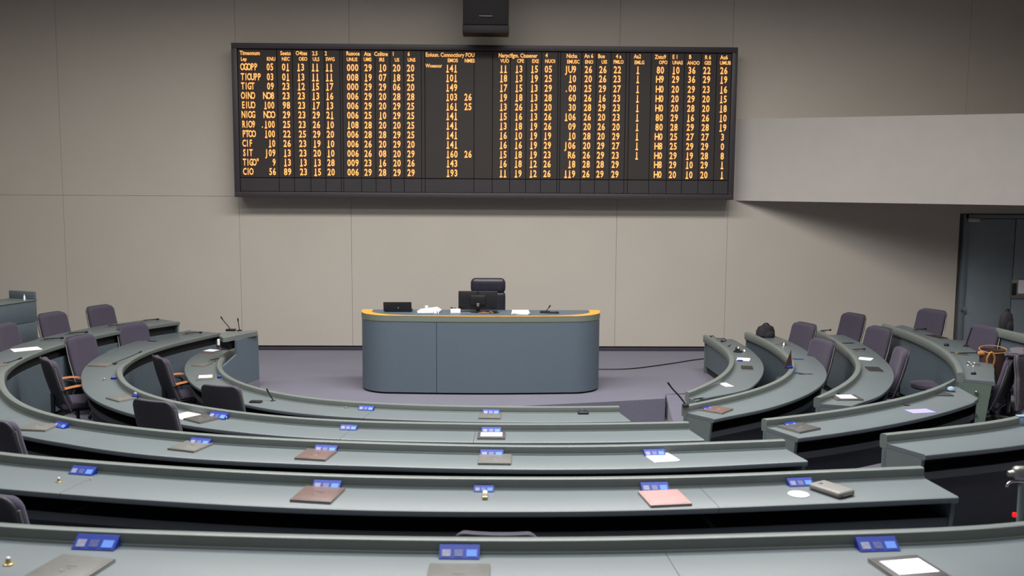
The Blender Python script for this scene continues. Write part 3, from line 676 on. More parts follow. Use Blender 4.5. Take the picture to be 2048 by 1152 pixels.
gooseneck('desk_microphone', 'black low microphone on the right part of the rostrum', rtop(1090, FY+.35), 0, (.05, 0, .07), 'box')
o = tagged('black_wallet', 'flat black case lying beside the microphone on the rostrum', 'case', rtop(1105, FY+.32), -.1)
MB().box((0, 0, .009), (.17, .08, .018), bev=.006).build('body', M['black'], o); MB().box((.05, 0, .019), (.02, .081, .004)).build('strap', M['softblack'], o)
o = tagged('webcam_arm', 'tiny black microphone left of the monitor on the rostrum', 'microphone', rtop(903, FY+.5), 0)
MB().tube([(0, 0, .0), (0, 0, .035), (.06, 0, .04)], .005).build('neck', M['black'], o); MB().lathe([(.001, .03), (.012, .033), (.012, .05), (.001, .053)], 10).build('capsule', M['black'], o)

# cable on the stage floor
pts = [at(x, y, z=.008) for x, y in ((1170, 737), (1204, 738.5), (1250, 738), (1285, 735), (1340, 727.5), (1380, 721), (1407, 717.5))]
tag(MB().tube(catmull(pts), .009, 8).build('floor_cable', M['black']), 'thin black cable running over the stage carpet from rostrum to right desk', 'cable')

# ------------------------------------------------------------------ chairs
def bend(c, dep):
    return lambda p: Vector((p.x, p.y+c*(p.x/.25)**2*dep, p.z))
def cushion(W, H, T, r, c, fn):
    nu, vs_, puff = 13, [], []
    hz = [-1, -.985, -.95, -.88, -.78, -.5, -.2, .2, .5, .78, .88, .95, .985, 1]
    rows = len(hz); P = []
    for side in (-1, 1):
        for v in hz:
            z = v*H/2; dz = max(0, abs(z)-(H/2-r)); hw = W/2-r+math.sqrt(max(0, r*r-dz*dz))
            for iu in range(nu):
                u = math.sin(math.pi/2*(2*iu/(nu-1)-1)); x = u*hw
                ed = min(W/2-abs(x) if abs(z) < H/2-r else hw-abs(x), H/2-abs(z)); e = min(1, max(0, ed)/(T*.5))
                y = side*T/2*(.25+.75*math.sqrt(max(0, 1-(1-e)**2)))
                P.append(Vector(fn(Vector((x, y, z))))+Vector(c))
    F = []; k = rows*nu
    for a in range(rows-1):
        for b in range(nu-1):
            q = [a*nu+b, a*nu+b+1, (a+1)*nu+b+1, (a+1)*nu+b]; F.append(q); F.append([i+k for i in q[::-1]])
        F.append([a*nu, (a+1)*nu, k+(a+1)*nu, k+a*nu]); F.append([a*nu+nu-1, k+a*nu+nu-1, k+(a+1)*nu+nu-1, (a+1)*nu+nu-1])
    for b in range(nu-1):
        F.append([b, k+b, k+b+1, b+1]); t = (rows-1)*nu; F.append([t+b, t+b+1, k+t+b+1, k+t+b])
    return MB().add(P, F)
def make_chair(nm, lab, low=False, arms=True):
    """faces +y; local origin on the floor"""
    t = empty(nm, (0, 0, 0), 0, lab, 'chair')
    bh = .58 if not low else .38
    zc_ = .67 if not low else .60
    def bk(p):
        x, y, z = p; k = (z/bh)
        return Vector((x*(1-.06*max(0, k)), y+.035*(x/.23)**2-.17*k+.02*(k*2)**2, z))
    cushion(.46, bh, .07, .075, (0, -.235, zc_), bk).build('backrest', M['fabric'], t, smooth=60)
    cushion(.475, bh+.015, .022, .08, (0, -.276, zc_), bk).build('back_shell', M['shell'], t, smooth=60)
    for s in (-1, 1):
        fm = MB()
        pts = [Vector((s*.237, -.262, zc_))+bk(Vector((0, 0, z)))+Vector((-s*.237*.06*max(0, z/bh), .035, 0)) for z in (-bh*.46, -bh*.25, 0, bh*.25, bh*.38)]
        fm.tube(pts, .007, 8).build('edge_trim', M['steel'], t)
    MB().box((0, .02, .45), (.47, .46, .075), bev=.03, seg=3, fn=lambda p: Vector((p.x, p.y, p.z-.02*(max(0, p.y)/.23)**2)), cuts=3).build('seat', M['fabric'], t)
    MB().box((0, .0, .40), (.40, .38, .03), bev=.01).build('seat_pan', M['black'], t)
    MB().box((0, -.255, .46), (.09, .03, .22), bev=.008).build('back_bracket', M['black'], t)
    for s in ((-1, 1) if arms else ()):
        ap = [Vector((s*.262, -.20, .66)), Vector((s*.27, -.10, .675)), Vector((s*.27, .05, .675)), Vector((s*.262, .17, .64))]
        am = MB(); C = catmull(ap, 4)
        for i in range(len(C)-1):
            pass
        am.add(sum([[(p.x-.022, p.y, p.z-.008), (p.x+.022, p.y, p.z-.008), (p.x+.018, p.y, p.z+.008), (p.x-.018, p.y, p.z+.008)] for p in C], []),
               sum([[[4*i+k, 4*i+(k+1) % 4, 4*i+4+(k+1) % 4, 4*i+4+k] for k in range(4)] for i in range(len(C)-1)], [])+[[0, 1, 2, 3], [4*len(C)-4+k for k in (3, 2, 1, 0)]])
        a_o = am.build('armrest', M['arm'], t)
        MB().tube(catmull([Vector((s*.262, -.22, .64)), Vector((s*.265, -.06, .655)), Vector((s*.268, .06, .60)), Vector((s*.245, .02, .46)), Vector((s*.19, .0, .41))], 4), .013, 8).build('arm_bracket', M['black'], a_o)
    MB().tube([(0, 0, .08), (0, 0, .25), (0, 0, .251), (0, 0, .39)], [.03, .03, .018, .018], 14).build('gas_column', M['black'], t)
    for k in range(5):
        a = 2*math.pi*k/5+.3; c, s = math.cos(a), math.sin(a)
        lg = MB().tube([(.02*c, .02*s, .095), (.16*c, .16*s, .085), (.27*c, .27*s, .062)], [.02, .017, .012], 8).build('leg', M['steel'], t)
        MB().tube([(.27*c-.012*s, .27*s+.012*c, .028), (.27*c+.012*s, .27*s-.012*c, .028)], .028, 12).build('caster', M['black'], lg)
    return t
proto = {}
def chair(px, py, arms, zf, face, lab, low=False, group='plum office chairs around the curved desks'):
    h = (.96 if not low else .79); k = (low, arms)
    if k in proto: t = copy_tree(proto[k])
    else: t = proto[k] = make_chair('office_chair', lab, low, arms)
    p = at(px, py, z=zf+h); f = math.radians(face); d = Vector((math.cos(f), math.sin(f)))
    c = p.xy+d*.30
    t.location = (c.x, c.y, zf); t.rotation_euler = (0, 0, f-math.pi/2); t['label'] = lab; t['group'] = group
    return t
chair(197, 612, 0, .03, -25, 'plum chair standing furthest back on the left, behind the outermost curved desk')
chair(101, 626, 0, .03, -22, 'plum chair just right of the tall slate counter on the left')
chair(2, 648, 0, .03, -12, 'plum chair in front of the tall slate counter, cut by the left edge')
chair(157, 672, 0, -.14, -22, 'plum chair between the two outer left desks, left of the gooseneck microphone')
chair(262, 648, 0, -.14, -35, 'plum chair at the far end of the middle left desk, facing the stage')
chair(93, 718, 1, -.14, 38, 'plum chair with orange armrests seen from its side at the left bend')
chair(318, 714, 1, -.30, 36, 'plum chair seen from its side inside the middle left desk, with an orange armrest')
chair(440, 771, 0, -.30, 72, 'plum chair seen from behind at the innermost left desk, below the silver folder')
chair(305, 801, 0, -.14, 66, 'plum chair seen from behind at the middle desk, left of a white sheet')
chair(-12, 838, 0, .03, 58, 'plum chair seen from behind at the left edge, halfway down the photo')
chair(-32, 985, 0, .20, 64, 'plum chair back at the lower left edge, above the nearest desk')
chair(992, 1066, 0, .20, 87, 'plum chair whose back just peeps over the nearest desk in the centre', True)
chair(1612, 647, 0, -.14, 202, 'plum chair behind the second right desk, just right of the black bag')
chair(1650, 679, 0, -.14, 196, 'plum chair squeezed between the second and third right desks')
chair(1710, 628, 0, -.14, 204, 'plum chair at the far end of the third right desk, against the wall')
chair(1762, 655, 0, -.14, 200, 'plum chair behind the third right desk, halfway along its bend')
chair(1808, 697, 0, -.14, 172, 'plum chair at the near end of the third right desk, seen edge on')
chair(1867, 620, 0, .03, 208, 'plum chair standing just left of the door')
chair(1974, 652, 0, .03, 200, 'plum chair in front of the door, behind the outer right desk')
t_ = chair(1822, 880, 0, .03, 120, 'chair hidden behind the right desk end with its seat corner showing', True); t_.location = (3.27, 7.72, .03)
c_ = chair(2032, 712, 0, .03, 140, 'chair with a grey jacket over its back at the right edge', False)

t_ = chair(2000, 720, 0, .03, 200, 'low chair holding the brown handbag behind the outer right desk', True); t_.location = (5.78, 11.15, .03)
# executive chair behind the rostrum
ec = empty('executive_chair', (at(976, 600, y=FY+1.25).x, FY+1.25, 0), 0, 'high-backed dark leather chair behind the rostrum', 'chair')
ztop = at(976, 556.5, y=FY+1.5).z
cushion(.50, .22, .12, .07, (0, .28, ztop-.11), lambda p: p).build('head_cushion', M['leather'], ec, smooth=60)
cushion(.50, .58, .10, .05, (0, .285, ztop-.485), lambda p: p).build('backrest', M['leather'], ec, smooth=60)
MB().box((0, .0, .50), (.52, .52, .11), bev=.04, seg=4).build('seat', M['leather'], ec)
MB().box((0, .3, ztop-.72), (.12, .04, .5), bev=.01).build('back_bracket', M['black'], ec)
for s in (-1, 1):
    a_o = MB().box((s*.275, .05, .70), (.05, .30, .025), bev=.01).build('armrest', M['arm'], ec)
    MB().tube([(s*.275, .17, .69), (s*.27, .14, .55), (s*.2, .05, .46)], .014).build('arm_bracket', M['black'], a_o)
MB().tube([(0, 0, .08), (0, 0, .46)], .028).build('gas_column', M['black'], ec)
for k in range(5):
    a = 2*math.pi*k/5; lg = MB().tube([(0, 0, .1), (.3*math.cos(a), .3*math.sin(a), .06)], [.022, .014], 8).build('leg', M['black'], ec)
    MB().lathe([(.001, 0), (.02, 0), (.025, .025), (.02, .05), (.001, .05)], 10, (.3*math.cos(a), .3*math.sin(a), 0)).build('caster', M['black'], lg)

# ------------------------------------------------------------------ things on the desks
def tang(key, q):
    r = ROW[key]; i = nearest(r, q); n = r['N'][i]   # n points to the seat side
    return math.atan2(n.x, -n.y), i                   # rotation that sends -y to the seat side
def spot(key, px, py, dz=0):
    p = at(px, py, z=ROW[key]['zs']); a, i = tang(key, p.xy); return Vector((p.x, p.y, ROW[key]['zs']+.0008+dz)), a
hold = None
def holder(key, px, py, lab, w_=.17):
    global hold
    r = ROW[key]; p, a = spot(key, px, py); i = nearest(r, p.xy)
    q = r['P'][i]; t = (r['P'][min(i+1, len(r['P'])-1)]-r['P'][max(i-1, 0)]).normalized()
    q = q+t*((p.xy-q).dot(t))+r['N'][i]*.084
    if hold is None:
        hold = tagged('name_card_holder', lab, 'card holder', (0, 0, 0))
        # blue acrylic wedge: sloping face towards the seat (-y), back against the rim (+y)
        MB().add([(-.085, -.03, 0), (.085, -.03, 0), (.085, .030, 0), (-.085, .030, 0), (-.085, -.03, .003), (.085, -.03, .003), (.085, .026, .042), (-.085, .026, .042), (-.085, .030, .042), (.085, .030, .042)],
                 [[0, 1, 2, 3], [0, 4, 5, 1], [4, 7, 6, 5], [7, 8, 9, 6], [8, 3, 2, 9], [0, 3, 8, 7, 4], [1, 5, 6, 9, 2]]).build('wedge', M['blue'], hold, smooth=0)
        sl = math.atan2(.039, .056)
        for nm, x, w2, m in (('badge', -.055, .036, 'grey_in'), ('emblem', -.003, .036, 'blue3'), ('card', .052, .044, 'blue2')):
            o = MB().box((0, 0, 0), (w2, .034, .002)).build(nm, M[m], hold, smooth=0); o.location = (x, -.008, .0194); o.rotation_euler = (sl, 0, 0)
        o = hold
    else: o = copy_tree(hold)
    o.location = (q.x, q.y, r['zs']+.001); o.rotation_euler = (0, 0, math.atan2(-r['N'][i].x*-1, -r['N'][i].y)); o['label'] = lab; o['group'] = 'blue name card holders along the desk rims'
    o.scale = (w_/.17,)*3
    return o
protoF = {}
def folder(key, px, py, kind, lab, rot=0, w_=.24, d_=.24, paper=False):
    p, a = spot(key, px, py)
    k = (kind, paper, w_, d_)
    if k not in protoF:
        o = tagged('leather_folder', lab, 'folder', p, a)
        MB().box((0, 0, .004), (w_, d_, .008), bev=.002).build('back_cover', M['fold_e'], o)
        MB().box((0, 0, .0115), (w_, d_, .007), bev=.003).build('front_cover', M[kind], o)
        MB().box((0, 0, .0155), (w_-.03, d_-.03, .002), bev=.001).build('cover_field', M[kind], o)
        if paper: MB().box((0, -.0 if paper == 1 else .02, .0185), (w_*.78, d_*.6, .002)).build('note', M['paper'], o)
        elif kind != 'fold_p':
            rg = MB(); n = 16
            vs = []; 
            for k2 in range(n):
                c, s = math.cos(2*math.pi*k2/n), math.sin(2*math.pi*k2/n)
                vs += [(.02*c, .02*s-.02, .0164), (.026*c, .026*s-.02, .0164), (.023*c, .023*s-.02, .0184)]
            rg.add(vs, sum([[[3*i, 3*((i+1) % n), 3*((i+1) % n)+2, 3*i+2], [3*i+1, 3*i+2, 3*((i+1) % n)+2, 3*((i+1) % n)+1]] for i in range(n)], []))
            rg.box((0, .03, .017), (.05, .008, .0015)); rg.build('embossed_crest', M[kind], o)
        protoF[k] = o
    else: o = copy_tree(protoF[k])
    o.location = p; o.rotation_euler = (0, 0, a+math.radians(rot)); o['label'] = lab; o['group'] = 'folders lying on the desks'
    return o
def sheet(key, px, py, lab, w_=.2, d_=.26, rot=0, m='paper', nm='paper_sheet', n=3):
    p, a = spot(key, px, py); o = tagged(nm, lab, 'paper', p, a+math.radians(rot))
    for k in range(n):
        s = MB().box((0, 0, 0), (w_, d_, .0016)).build('sheet', M[m], o); s.location = (.004*k, .003*k, .001+.0018*k); s.rotation_euler = (0, 0, .02*k)
    return o
kn = None
def knob(key, px, py, lab, m='brass', s=1.):
    p, a = spot(key, px, py); o = tagged('desk_button', lab, 'button', p, a)
    MB().lathe([(.001, 0), (.022, 0), (.022, .004), (.012, .006), (.011, .02), (.007, .026), (.001, .027)], 18).build('flange', M[m], o)
    MB().lathe([(.001, .0265), (.008, .0265), (.006, .031), (.001, .032)], 12).build('cap', M['paper'], o)
    o.scale = (s, s, s); return o
def lying_mic(key, px, py, lab, rot=0, l=.2, tag2='grey'):
    p, a = spot(key, px, py); o = tagged('folded_microphone', lab, 'microphone', p, math.radians(rot), None)
    MB().box((-l*.25, 0, .006), (l*.6, .035, .012), bev=.004).build('base', M['steel'], o)
    MB().tube([(-l*.4, 0, .018), (0, 0, .024), (l*.4, .0, .028)], .007, 8).build('neck', M['black'], o)
    MB().tube([(l*.4, 0, .028), (l*.42, 0, .028), (l*.55, 0, .03), (l*.57, 0, .03)], [.007, .014, .014, .006], 10).build('capsule', M['black'], o)
    return o
def pen(key, px, py, lab, rot=0, m='black', l=.14, dz=0):
    p, a = spot(key, px, py, dz); o = tagged('pen', lab, 'pen', p, math.radians(rot))
    MB().tube([(-l/2, 0, .006), (-l/2+.01, 0, .006), (l*.3, 0, .006), (l/2, 0, .006)], [.003, .006, .006, .0015], 8).build('barrel', M[m], o)
    MB().tube([(-l/2-.006, 0, .006), (-l*.1, 0, .006)], .0068, 8).build('cap', M['shell' if m != 'shell' else 'black'], o)
    return o
# nearest row
holder('r0', 186, 1100, 'blue card holder on the nearest desk at the left', .21)
holder('r0', 918, 1120, 'blue card holder on the nearest desk in the centre', .19)
holder('r0', 1757, 1100, 'blue card holder on the nearest desk at the right', .2)
folder('r0', 136, 1144, 'fold_g', 'grey leather folder at the lower left corner of the nearest desk', -6, .28, .31)
folder('r0', 916, 1160, 'fold_g', 'grey leather folder cut by the bottom edge in the centre', 0, .28, .31)
folder('r0', 1818, 1141, 'fold_d', 'dark folder holding a white note at the lower right of the nearest desk', 6, .26, .27, 1)
knob('r0', 17, 1129, 'brass desk button at the bottom left corner', 'brass', 1.1)
# second row
holder('r1', 165, 948, 'blue card holder on the second desk at the far left', .17)
holder('r1', 655, 975, 'blue card holder above the brown folder on the second desk', .17)
holder('r1', 968, 980, 'narrow blue card holder above the brass clip on the second desk', .12)
holder('r1', 1307, 977, 'blue card holder above the dusty pink folder', .17)
holder('r1', 1597, 968, 'blue card holder above the round white coaster', .16)
folder('r1', 636, 992, 'fold_b', 'brown leather folder on the second desk, left of centre', -4, .25, .27)
folder('r1', 1329, 999, 'fold_p', 'dusty pink folder on the second desk, right of centre', 4, .25, .27)
knob('r1', 118, 964, 'brass desk button on the second desk at the far left', 'brass', .9)
knob('r1', 183, 960, 'very small brass button right of the desk seam at the left', 'brass', .45)
o = tagged('brass_clip', 'white and brass clip lying below the narrow blue holder', 'clip', spot('r1', 970, 994)[0], 0)
MB().box((0, .03, .012), (.026, .05, .024), bev=.006).build('cap', M['paper'], o); MB().box((0, -.03, .01), (.032, .05, .02), bev=.005).build('clasp', M['brass'], o)
p, a = spot('r1', 1597, 989)
cc = tagged('round_coaster', 'round white coaster on the right of the second desk', 'coaster', p)
MB().lathe([(.001, 0), (.062, 0), (.064, .002), (.062, .004), (.001, .004)], 32).build('disc', M['paper'], cc)
p, a = spot('r1', 1663, 985)
dv = tagged('padded_case', 'thick taupe padded case beside the white coaster', 'case', p, a+.42)
MB().box((0, 0, .02), (.145, .24, .04), bev=.017, seg=4).build('shell', M['device'], dv)
MB().box((0, -.1205, .018), (.09, .002, .006)).build('slot', M['chrome'], dv)
MB().box((-.03, .07, .0405), (.018, .012, .004), bev=.001).build('clasp', M['chrome'], dv)
MB().box((-.012, .068, .0405), (.016, .012, .004), bev=.001).build('clasp_back', M['black'], dv)
# third row
holder('r2', 140, 850, 'blue card holder on the third desk at the left bend', .15)
holder('r2', 410, 884, 'blue card holder above the plain grey folder on the third desk', .17)
holder('r2', 655, 900, 'blue card holder above the brown folder on the third desk', .17)
holder('r2', 985, 905, 'blue card holder in the centre of the third desk', .17)
holder('r2', 1303, 904, 'blue card holder above the white sheet on the third desk', .16)
folder('r2', 78, 856, 'fold_g', 'grey folder on the left bend of the third desk', 25, .25, .22)
folder('r2', 381, 895, 'fold_g', 'plain grey folder on the third desk, left of centre', -4, .24, .24)
folder('r2', 632, 912, 'fold_b', 'brown leather folder on the third desk', -3, .24, .25)
folder('r2', 990, 921, 'fold_g', 'grey folder in the centre of the third desk', 0, .24, .24)
sheet('r2', 1322, 916, 'white sheet pile on the right of the third desk', .19, .22, 8)
# far left part of the third row
lying_mic('r2', 104, 681, 'folded microphone on the outer left desk, just above the leaning chair', 5, .25)
lying_mic('r2', 153, 669, 'folded microphone on the outer left desk, second from its far end', 8, .25)
lying_mic('r2', 230, 654, 'folded microphone on the outer left desk beside the wall chair', 8, .22)
lying_mic('r2', 300, 643, 'folded microphone at the far end of the outer left desk', 8, .22)
sheet('r2', 52, 699, 'white sheet on the outer left desk', .24, .30, 40, n=2)
folder('r2', -6, 731, 'fold_g', 'grey folder at the left edge beside the short black microphone', 20, .22, .2)
gooseneck('gooseneck_microphone', 'short black gooseneck microphone at the left edge', spot('r2', 9, 729)[0], 0, (.13, .05, .05), 'disc')
# fourth row
holder('r3', 447, 833, 'blue card holder on the fourth desk beside the dark folder', .2)
holder('r3', 702, 855, 'blue card holder on the fourth desk left of centre', .15)
holder('r3', 983, 863, 'blue card holder above the folder with a white note', .17)
folder('r3', 243, 798, 'fold_g', 'grey folder on the fourth desk at its left bend', 10, .25, .2)
folder('r3', 405, 839, 'fold_d', 'dark grey folder overlapping a white sheet on the fourth desk', -10, .25, .24)
folder('r3', 983, 873, 'fold_d', 'dark folder with white note in the centre of the fourth desk', 0, .24, .22, 1)
sheet('r3', 370, 832, 'white sheet right of the dark chair back on the fourth desk', .21, .21, -5)
knob('r3', 453, 839, 'silver button right of the dark folder on the fourth desk', 'chrome', .8)
knob('r3', 686, 859, 'silver button left of the small holder on the fourth desk', 'chrome', .8)
knob('r3', 209, 761, 'silver button at the left bend of the fourth desk', 'chrome', .8)
folder('r3', 205, 730, 'fold_g', 'slim grey folder under the long gooseneck microphone', 70, .24, .24)
gooseneck('gooseneck_microphone', 'long black gooseneck microphone leaning across the left bend', spot('r3', 227, 729)[0], 0, (.2, .30, .09), 'disc')
lying_mic('r3', 384, 669, 'folded microphone near the far end of the middle left desk', 0, .25)
o = pen('r3', 305, 683, 'blue pen beside a white cap on the middle left desk', -15, 'blue', .14)
o = tagged('blue_tag', 'small blue tag beside the silver button at the left bend', 'card holder', spot('r3', 230, 758)[0], .1)
MB().box((0, 0, .012), (.075, .06, .024), bev=.004).build('block', M['blue'], o); MB().box((.0, -.02, .0245), (.05, .02, .002)).build('card', M['grey_in'], o)
o = tagged('blue_tag', 'small blue tag beside the grey folder at the left bend', 'card holder', spot('r3', 271, 796)[0], .1)
MB().box((0, 0, .015), (.06, .06, .03), bev=.004).build('block', M['blue'], o); MB().lathe([(.001, 0), (.016, .0), (.018, .016), (.01, .03), (.001, .032)], 12, (0, 0, .03)).build('cap', M['grey_in'], o)
# innermost row
folder('r4', 421, 704, 'fold_b', 'brown folder with white note at the far end of the innermost left desk', 75, .2, .24, 2)
folder('r4', 404, 730, 'fold_g', 'grey folder with pale edge on the innermost left desk', 70, .18, .24)
folder('r4', 411, 756, 'fold_g', 'silver grey folder with a note above the chair back on the innermost left desk', 80, .2, .28, 1)
lying_mic('r4', 430, 722, 'short black microphone lying at the left bend of the innermost desk', 35, .16)
o = tagged('blue_tag', 'small blue tag at the end of the silver folder', 'card holder', spot('r4', 442, 756)[0], .1)
MB().box((0, 0, .014), (.08, .06, .028), bev=.004).build('block', M['blue'], o); MB().box((.0, -.02, .0285), (.05, .02, .002)).build('card', M['grey_in'], o)
p, a = spot('r4', 512, 805)
o = tagged('mobile_phone', 'dark phone lying on the innermost desk right of a chair back', 'phone', p, -.1)
MB().box((0, 0, .009), (.13, .07, .018), bev=.006).build('case', M['leather'], o); MB().box((0, 0, .0185), (.11, .055, .002)).build('screen', M['black'], o)
o = gooseneck('gooseneck_microphone', 'upright black microphone on the innermost desk', spot('r4', 546, 802)[0], 0, (-.05, 0, .10), 'chrome', .007)
knob('r4', 692, 817, 'tiny silver button on the innermost desk', 'chrome', .6)
holder('r4', 737, 817, 'blue card holder on the innermost desk left of centre', .16)
holder('r4', 982, 829, 'blue card holder in the centre of the innermost desk', .17)
folder('r4', 980, 834, 'fold_g', 'grey folder in the centre of the innermost desk', 0, .22, .2)
p, a = spot('r4', 1166, 827)
o = tagged('conference_unit', 'black rounded conference unit near the right end of the innermost desk', 'microphone unit', p)
MB().box((0, 0, .012), (.11, .09, .024), bev=.01, seg=3).build('base', M['black'], o)
MB().lathe([(.001, 0), (.03, 0), (.024, .02), (.01, .035), (.001, .036)], 16, (-.005, .01, .02)).build('speaker', M['shell'], o)
# podium microphones
pm = at(462, 662, z=.765)
gooseneck('gooseneck_microphone', 'taller of the two thin microphones on the podium desk', pm+Vector((0, 0, 0)), 0, (-.11, 0, .16), 'box', .006)
gooseneck('gooseneck_microphone', 'shorter of the two thin microphones on the podium desk', at(479, 662, z=.765), 0, (-.02, .02, .13), 'disc', .006)
o = tag(MB().lathe([(.001, 0), (.02, 0), (.02, .075), (.008, .085), (.001, .085)], 12).build('white_tube', M['paper']), 'white tube standing beside the podium desk', 'tube'); o.location = spot('r4', 437, 690)[0]
# right block, innermost desk
p, a = spot('ra', 1438, 681)
o = tagged('headset', 'wire headset lying at the far end of the innermost right desk', 'headset', p, -.3)
MB().tube(catmull([Vector(q) for q in ((-.12, .05, .008), (-.1, .1, .05), (-.06, .02, .03), (.02, .04, .02), (.08, .0, .03), (.1, -.08, .01), (.04, -.1, .01))], 5), .006, 8).build('band', M['black'], o)
for q in ((-.11, .08, .0), (.05, -.1, .0)): MB().lathe([(.001, 0), (.02, 0), (.02, .02), (.001, .024)], 12, q).build('ear_pad', M['black'], o)
MB().lathe([(.001, 0), (.012, 0), (.012, .05), (.001, .055)], 12, (-.13, .11, 0)).build('plug', M['chrome'], o)
pen('ra', 1459, 692, 'black pen on the innermost right desk left of the domed unit', 62, 'black', .15)
p, a = spot('ra', 1476, 704)
o = tagged('conference_unit', 'black domed conference unit with a white top on the right desk', 'microphone unit', p)
MB().lathe([(.001, 0), (.06, 0), (.062, .012), (.045, .022), (.001, .022)], 20).build('base', M['black'], o)
MB().lathe([(.001, 0), (.03, 0), (.03, .03), (.02, .045), (.001, .048)], 16, (-.005, .01, .02)).build('dome', M['black'], o)
MB().box((.0, -.01, .056), (.02, .02, .03), bev=.006).build('label_tab', M['paper'], o)
MB().box((.085, .0, .016), (.02, .05, .03), bev=.008).build('white_clip', M['paper'], o)
sheet('ra', 1487, 719, 'white sheet with a blue seal on the innermost right desk', .2, .16, -10, n=2)
o = tag(MB().lathe([(.001, 0), (.035, 0), (.035, .006), (.001, .006)], 18).build('blue_seal', M['blue']), 'dark blue oval badge lying on the sheet of the right desk', 'badge'); o.location = spot('ra', 1480, 722, .005)[0]; o.scale = (1.1, .8, 1)
folder('ra', 1494, 737, 'fold_k', 'dark slim folder with a pale edge on the innermost right desk', -85, .14, .22)
sheet('ra', 1452, 770, 'pale pink sheet on the near part of the innermost right desk', .2, .1, 40, 'paper_pk', n=2)
# second right desk
bq, _ = spot('rb', 1531, 674)
def soft_bag(nm, lab, loc, sx, sz, rz, m='softblack', handles=True):
    o = tagged(nm, lab, 'bag', loc, rz)
    prof = [(.001, 0), (.8, 0), (1, .15), (.98, .5), (.78, .85), (.4, 1.0), (.001, 1.02)]
    mb = MB().lathe([(r_*sx/2, z*sz) for r_, z in prof], 24)
    mb.v = [(x*(1+.05*math.sin(5*math.atan2(y, x)+z*9)), y*.62, z) for x, y, z in mb.v]; mb.build('body', M[m], o)
    mb = MB().lathe([(r_*sx*.28, z*sz*.55) for r_, z in prof], 16); mb.v = [(x+sx*.08, y*.5-sx*.24, z) for x, y, z in mb.v]; mb.build('pocket', M[m], o)
    if handles: MB().tube(catmull([Vector((-sx*.2, 0, sz*.85)), Vector((-sx*.1, 0, sz*1.1)), Vector((sx*.1, 0, sz*1.1)), Vector((sx*.2, 0, sz*.85))], 5), .012, 8).build('handle', M[m], o)
    return o
soft_bag('black_bag', 'round black bag on the far end of the second right desk', bq, .29, .17, .3)
knob('rb', 1546, 674, 'white cap lying beside the round black bag', 'chrome', .7)
p, a = spot('rb', 1568, 691)
o = tagged('metal_stand', 'small chrome stand with thin arms on the second right desk', 'stand', p, .1)
MB().lathe([(.001, 0), (.035, 0), (.03, .02), (.012, .04), (.001, .04)], 14).build('foot', M['chrome'], o)
MB().tube([(0, 0, .04), (.0, .02, .1)], .006, 8).build('rod', M['chrome'], o); MB().tube([(-.13, 0, .012), (0, 0, .03), (.11, -.03, .012)], .005, 8).build('arm', M['chrome'], o)
p = at(1576, 737, z=.65)
o = tagged('table_pennant', 'small brown triangular pennant on the rim of the second right desk', 'pennant', p, .2)
MB().add([(-.05, 0, .0), (.055, 0, .0), (.03, 0, .2), (-.05, .012, .0), (.055, .012, .0), (.03, .012, .2)], [[0, 1, 2], [5, 4, 3], [0, 3, 4, 1], [1, 4, 5, 2], [2, 5, 3, 0]]).build('cloth', M['brown'], o, smooth=0)
MB().tube([(.035, .006, .0), (.03, .006, .21)], .005, 8).build('rod', M['shell'], o)
MB().box((.02, .0, .015), (.07, .04, .03), bev=.008).build('clamp', M['blue'], o)
pen('rb', 1596, 719, 'dark blue pen behind the bend of the second right desk', -20, 'blue', .16)
pen('rb', 1592, 747, 'blue pen on the bend of the second right desk', -12, 'blue', .16)
pen('rb', 1613, 749, 'thin silver pen on the bend of the second right desk', -5, 'chrome', .16)
holder('rb', 1402, 817, 'blue card holder at the near end of the second right desk', .12)
folder('rb', 1433, 821, 'fold_b', 'brown folder at the near end of the second right desk', 10, .24, .24)
gooseneck('gooseneck_microphone', 'tall black microphone leaning over the aisle at the right desk end', at(1371, 811, z=.651)+Vector((0, 0, 0)), 0, (-.15, .03, .19), 'disc', .008)
pen('ra', 1399, 798, 'black marker at the near end of the innermost right desk', 25, 'black', .14)
# third right desk
lying_mic('rc', 1650, 664, 'black and white microphone at the far end of the third right desk', 0, .16)
pen('rc', 1695, 687, 'dark pen on the third right desk near its far end', 0, 'black', .2)
lying_mic('rc', 1716, 702, 'small black microphone above the sheet on the third right desk', -10, .16)
sheet('rc', 1731, 718, 'white sheet on the third right desk', .18, .16, -20, n=2)
folder('rc', 1748, 740, 'fold_k', 'dark slim folder on the bend of the third right desk', -80, .16, .26)
folder('rc', 1692, 797, 'fold_d', 'dark folder with a white note at the near end of the third right desk', 30, .22, .28, 1)
o = tagged('blue_tag', 'small blue tag beside the folder on the third right desk', 'card holder', spot('rc', 1670, 790)[0], .1)
MB().box((0, 0, .012), (.08, .05, .024), bev=.004).build('block', M['blue'], o); MB().box((.0, -.015, .0245), (.05, .015, .002)).build('card', M['grey_in'], o)
# outer right desk, far part
lying_mic('rd', 1838, 662, 'small black and chrome microphone left of the door chair', 0, .18)
folder('rd', 1873, 675, 'fold_k', 'flat black folder on the far outer right desk', -80, .14, .3)
o = tagged('black_puck', 'small black puck on the outer right desk', 'puck', spot('rd', 1893, 692)[0])
MB().lathe([(.001, 0), (.03, 0), (.03, .02), (.02, .03), (.001, .03)], 14).build('body', M['black'], o); MB().lathe([(.001, .029), (.012, .029), (.001, .036)], 10).build('cap', M['chrome'], o)
pen('rd', 1912, 706, 'yellow and black marker on the outer right desk', -12, 'brass', .16)
lying_mic('rd', 1934, 710, 'black microphone lying beside the yellow marker', -8, .26)
gooseneck('gooseneck_microphone', 'upright black microphone stick in front of the door', spot('rd', 1932, 693)[0], 0, (.05, 0, .2), 'disc', .009)
o = tagged('spectacles', 'pair of spectacles on the outer right desk', 'glasses', spot('rd', 1942, 732)[0], -.9)
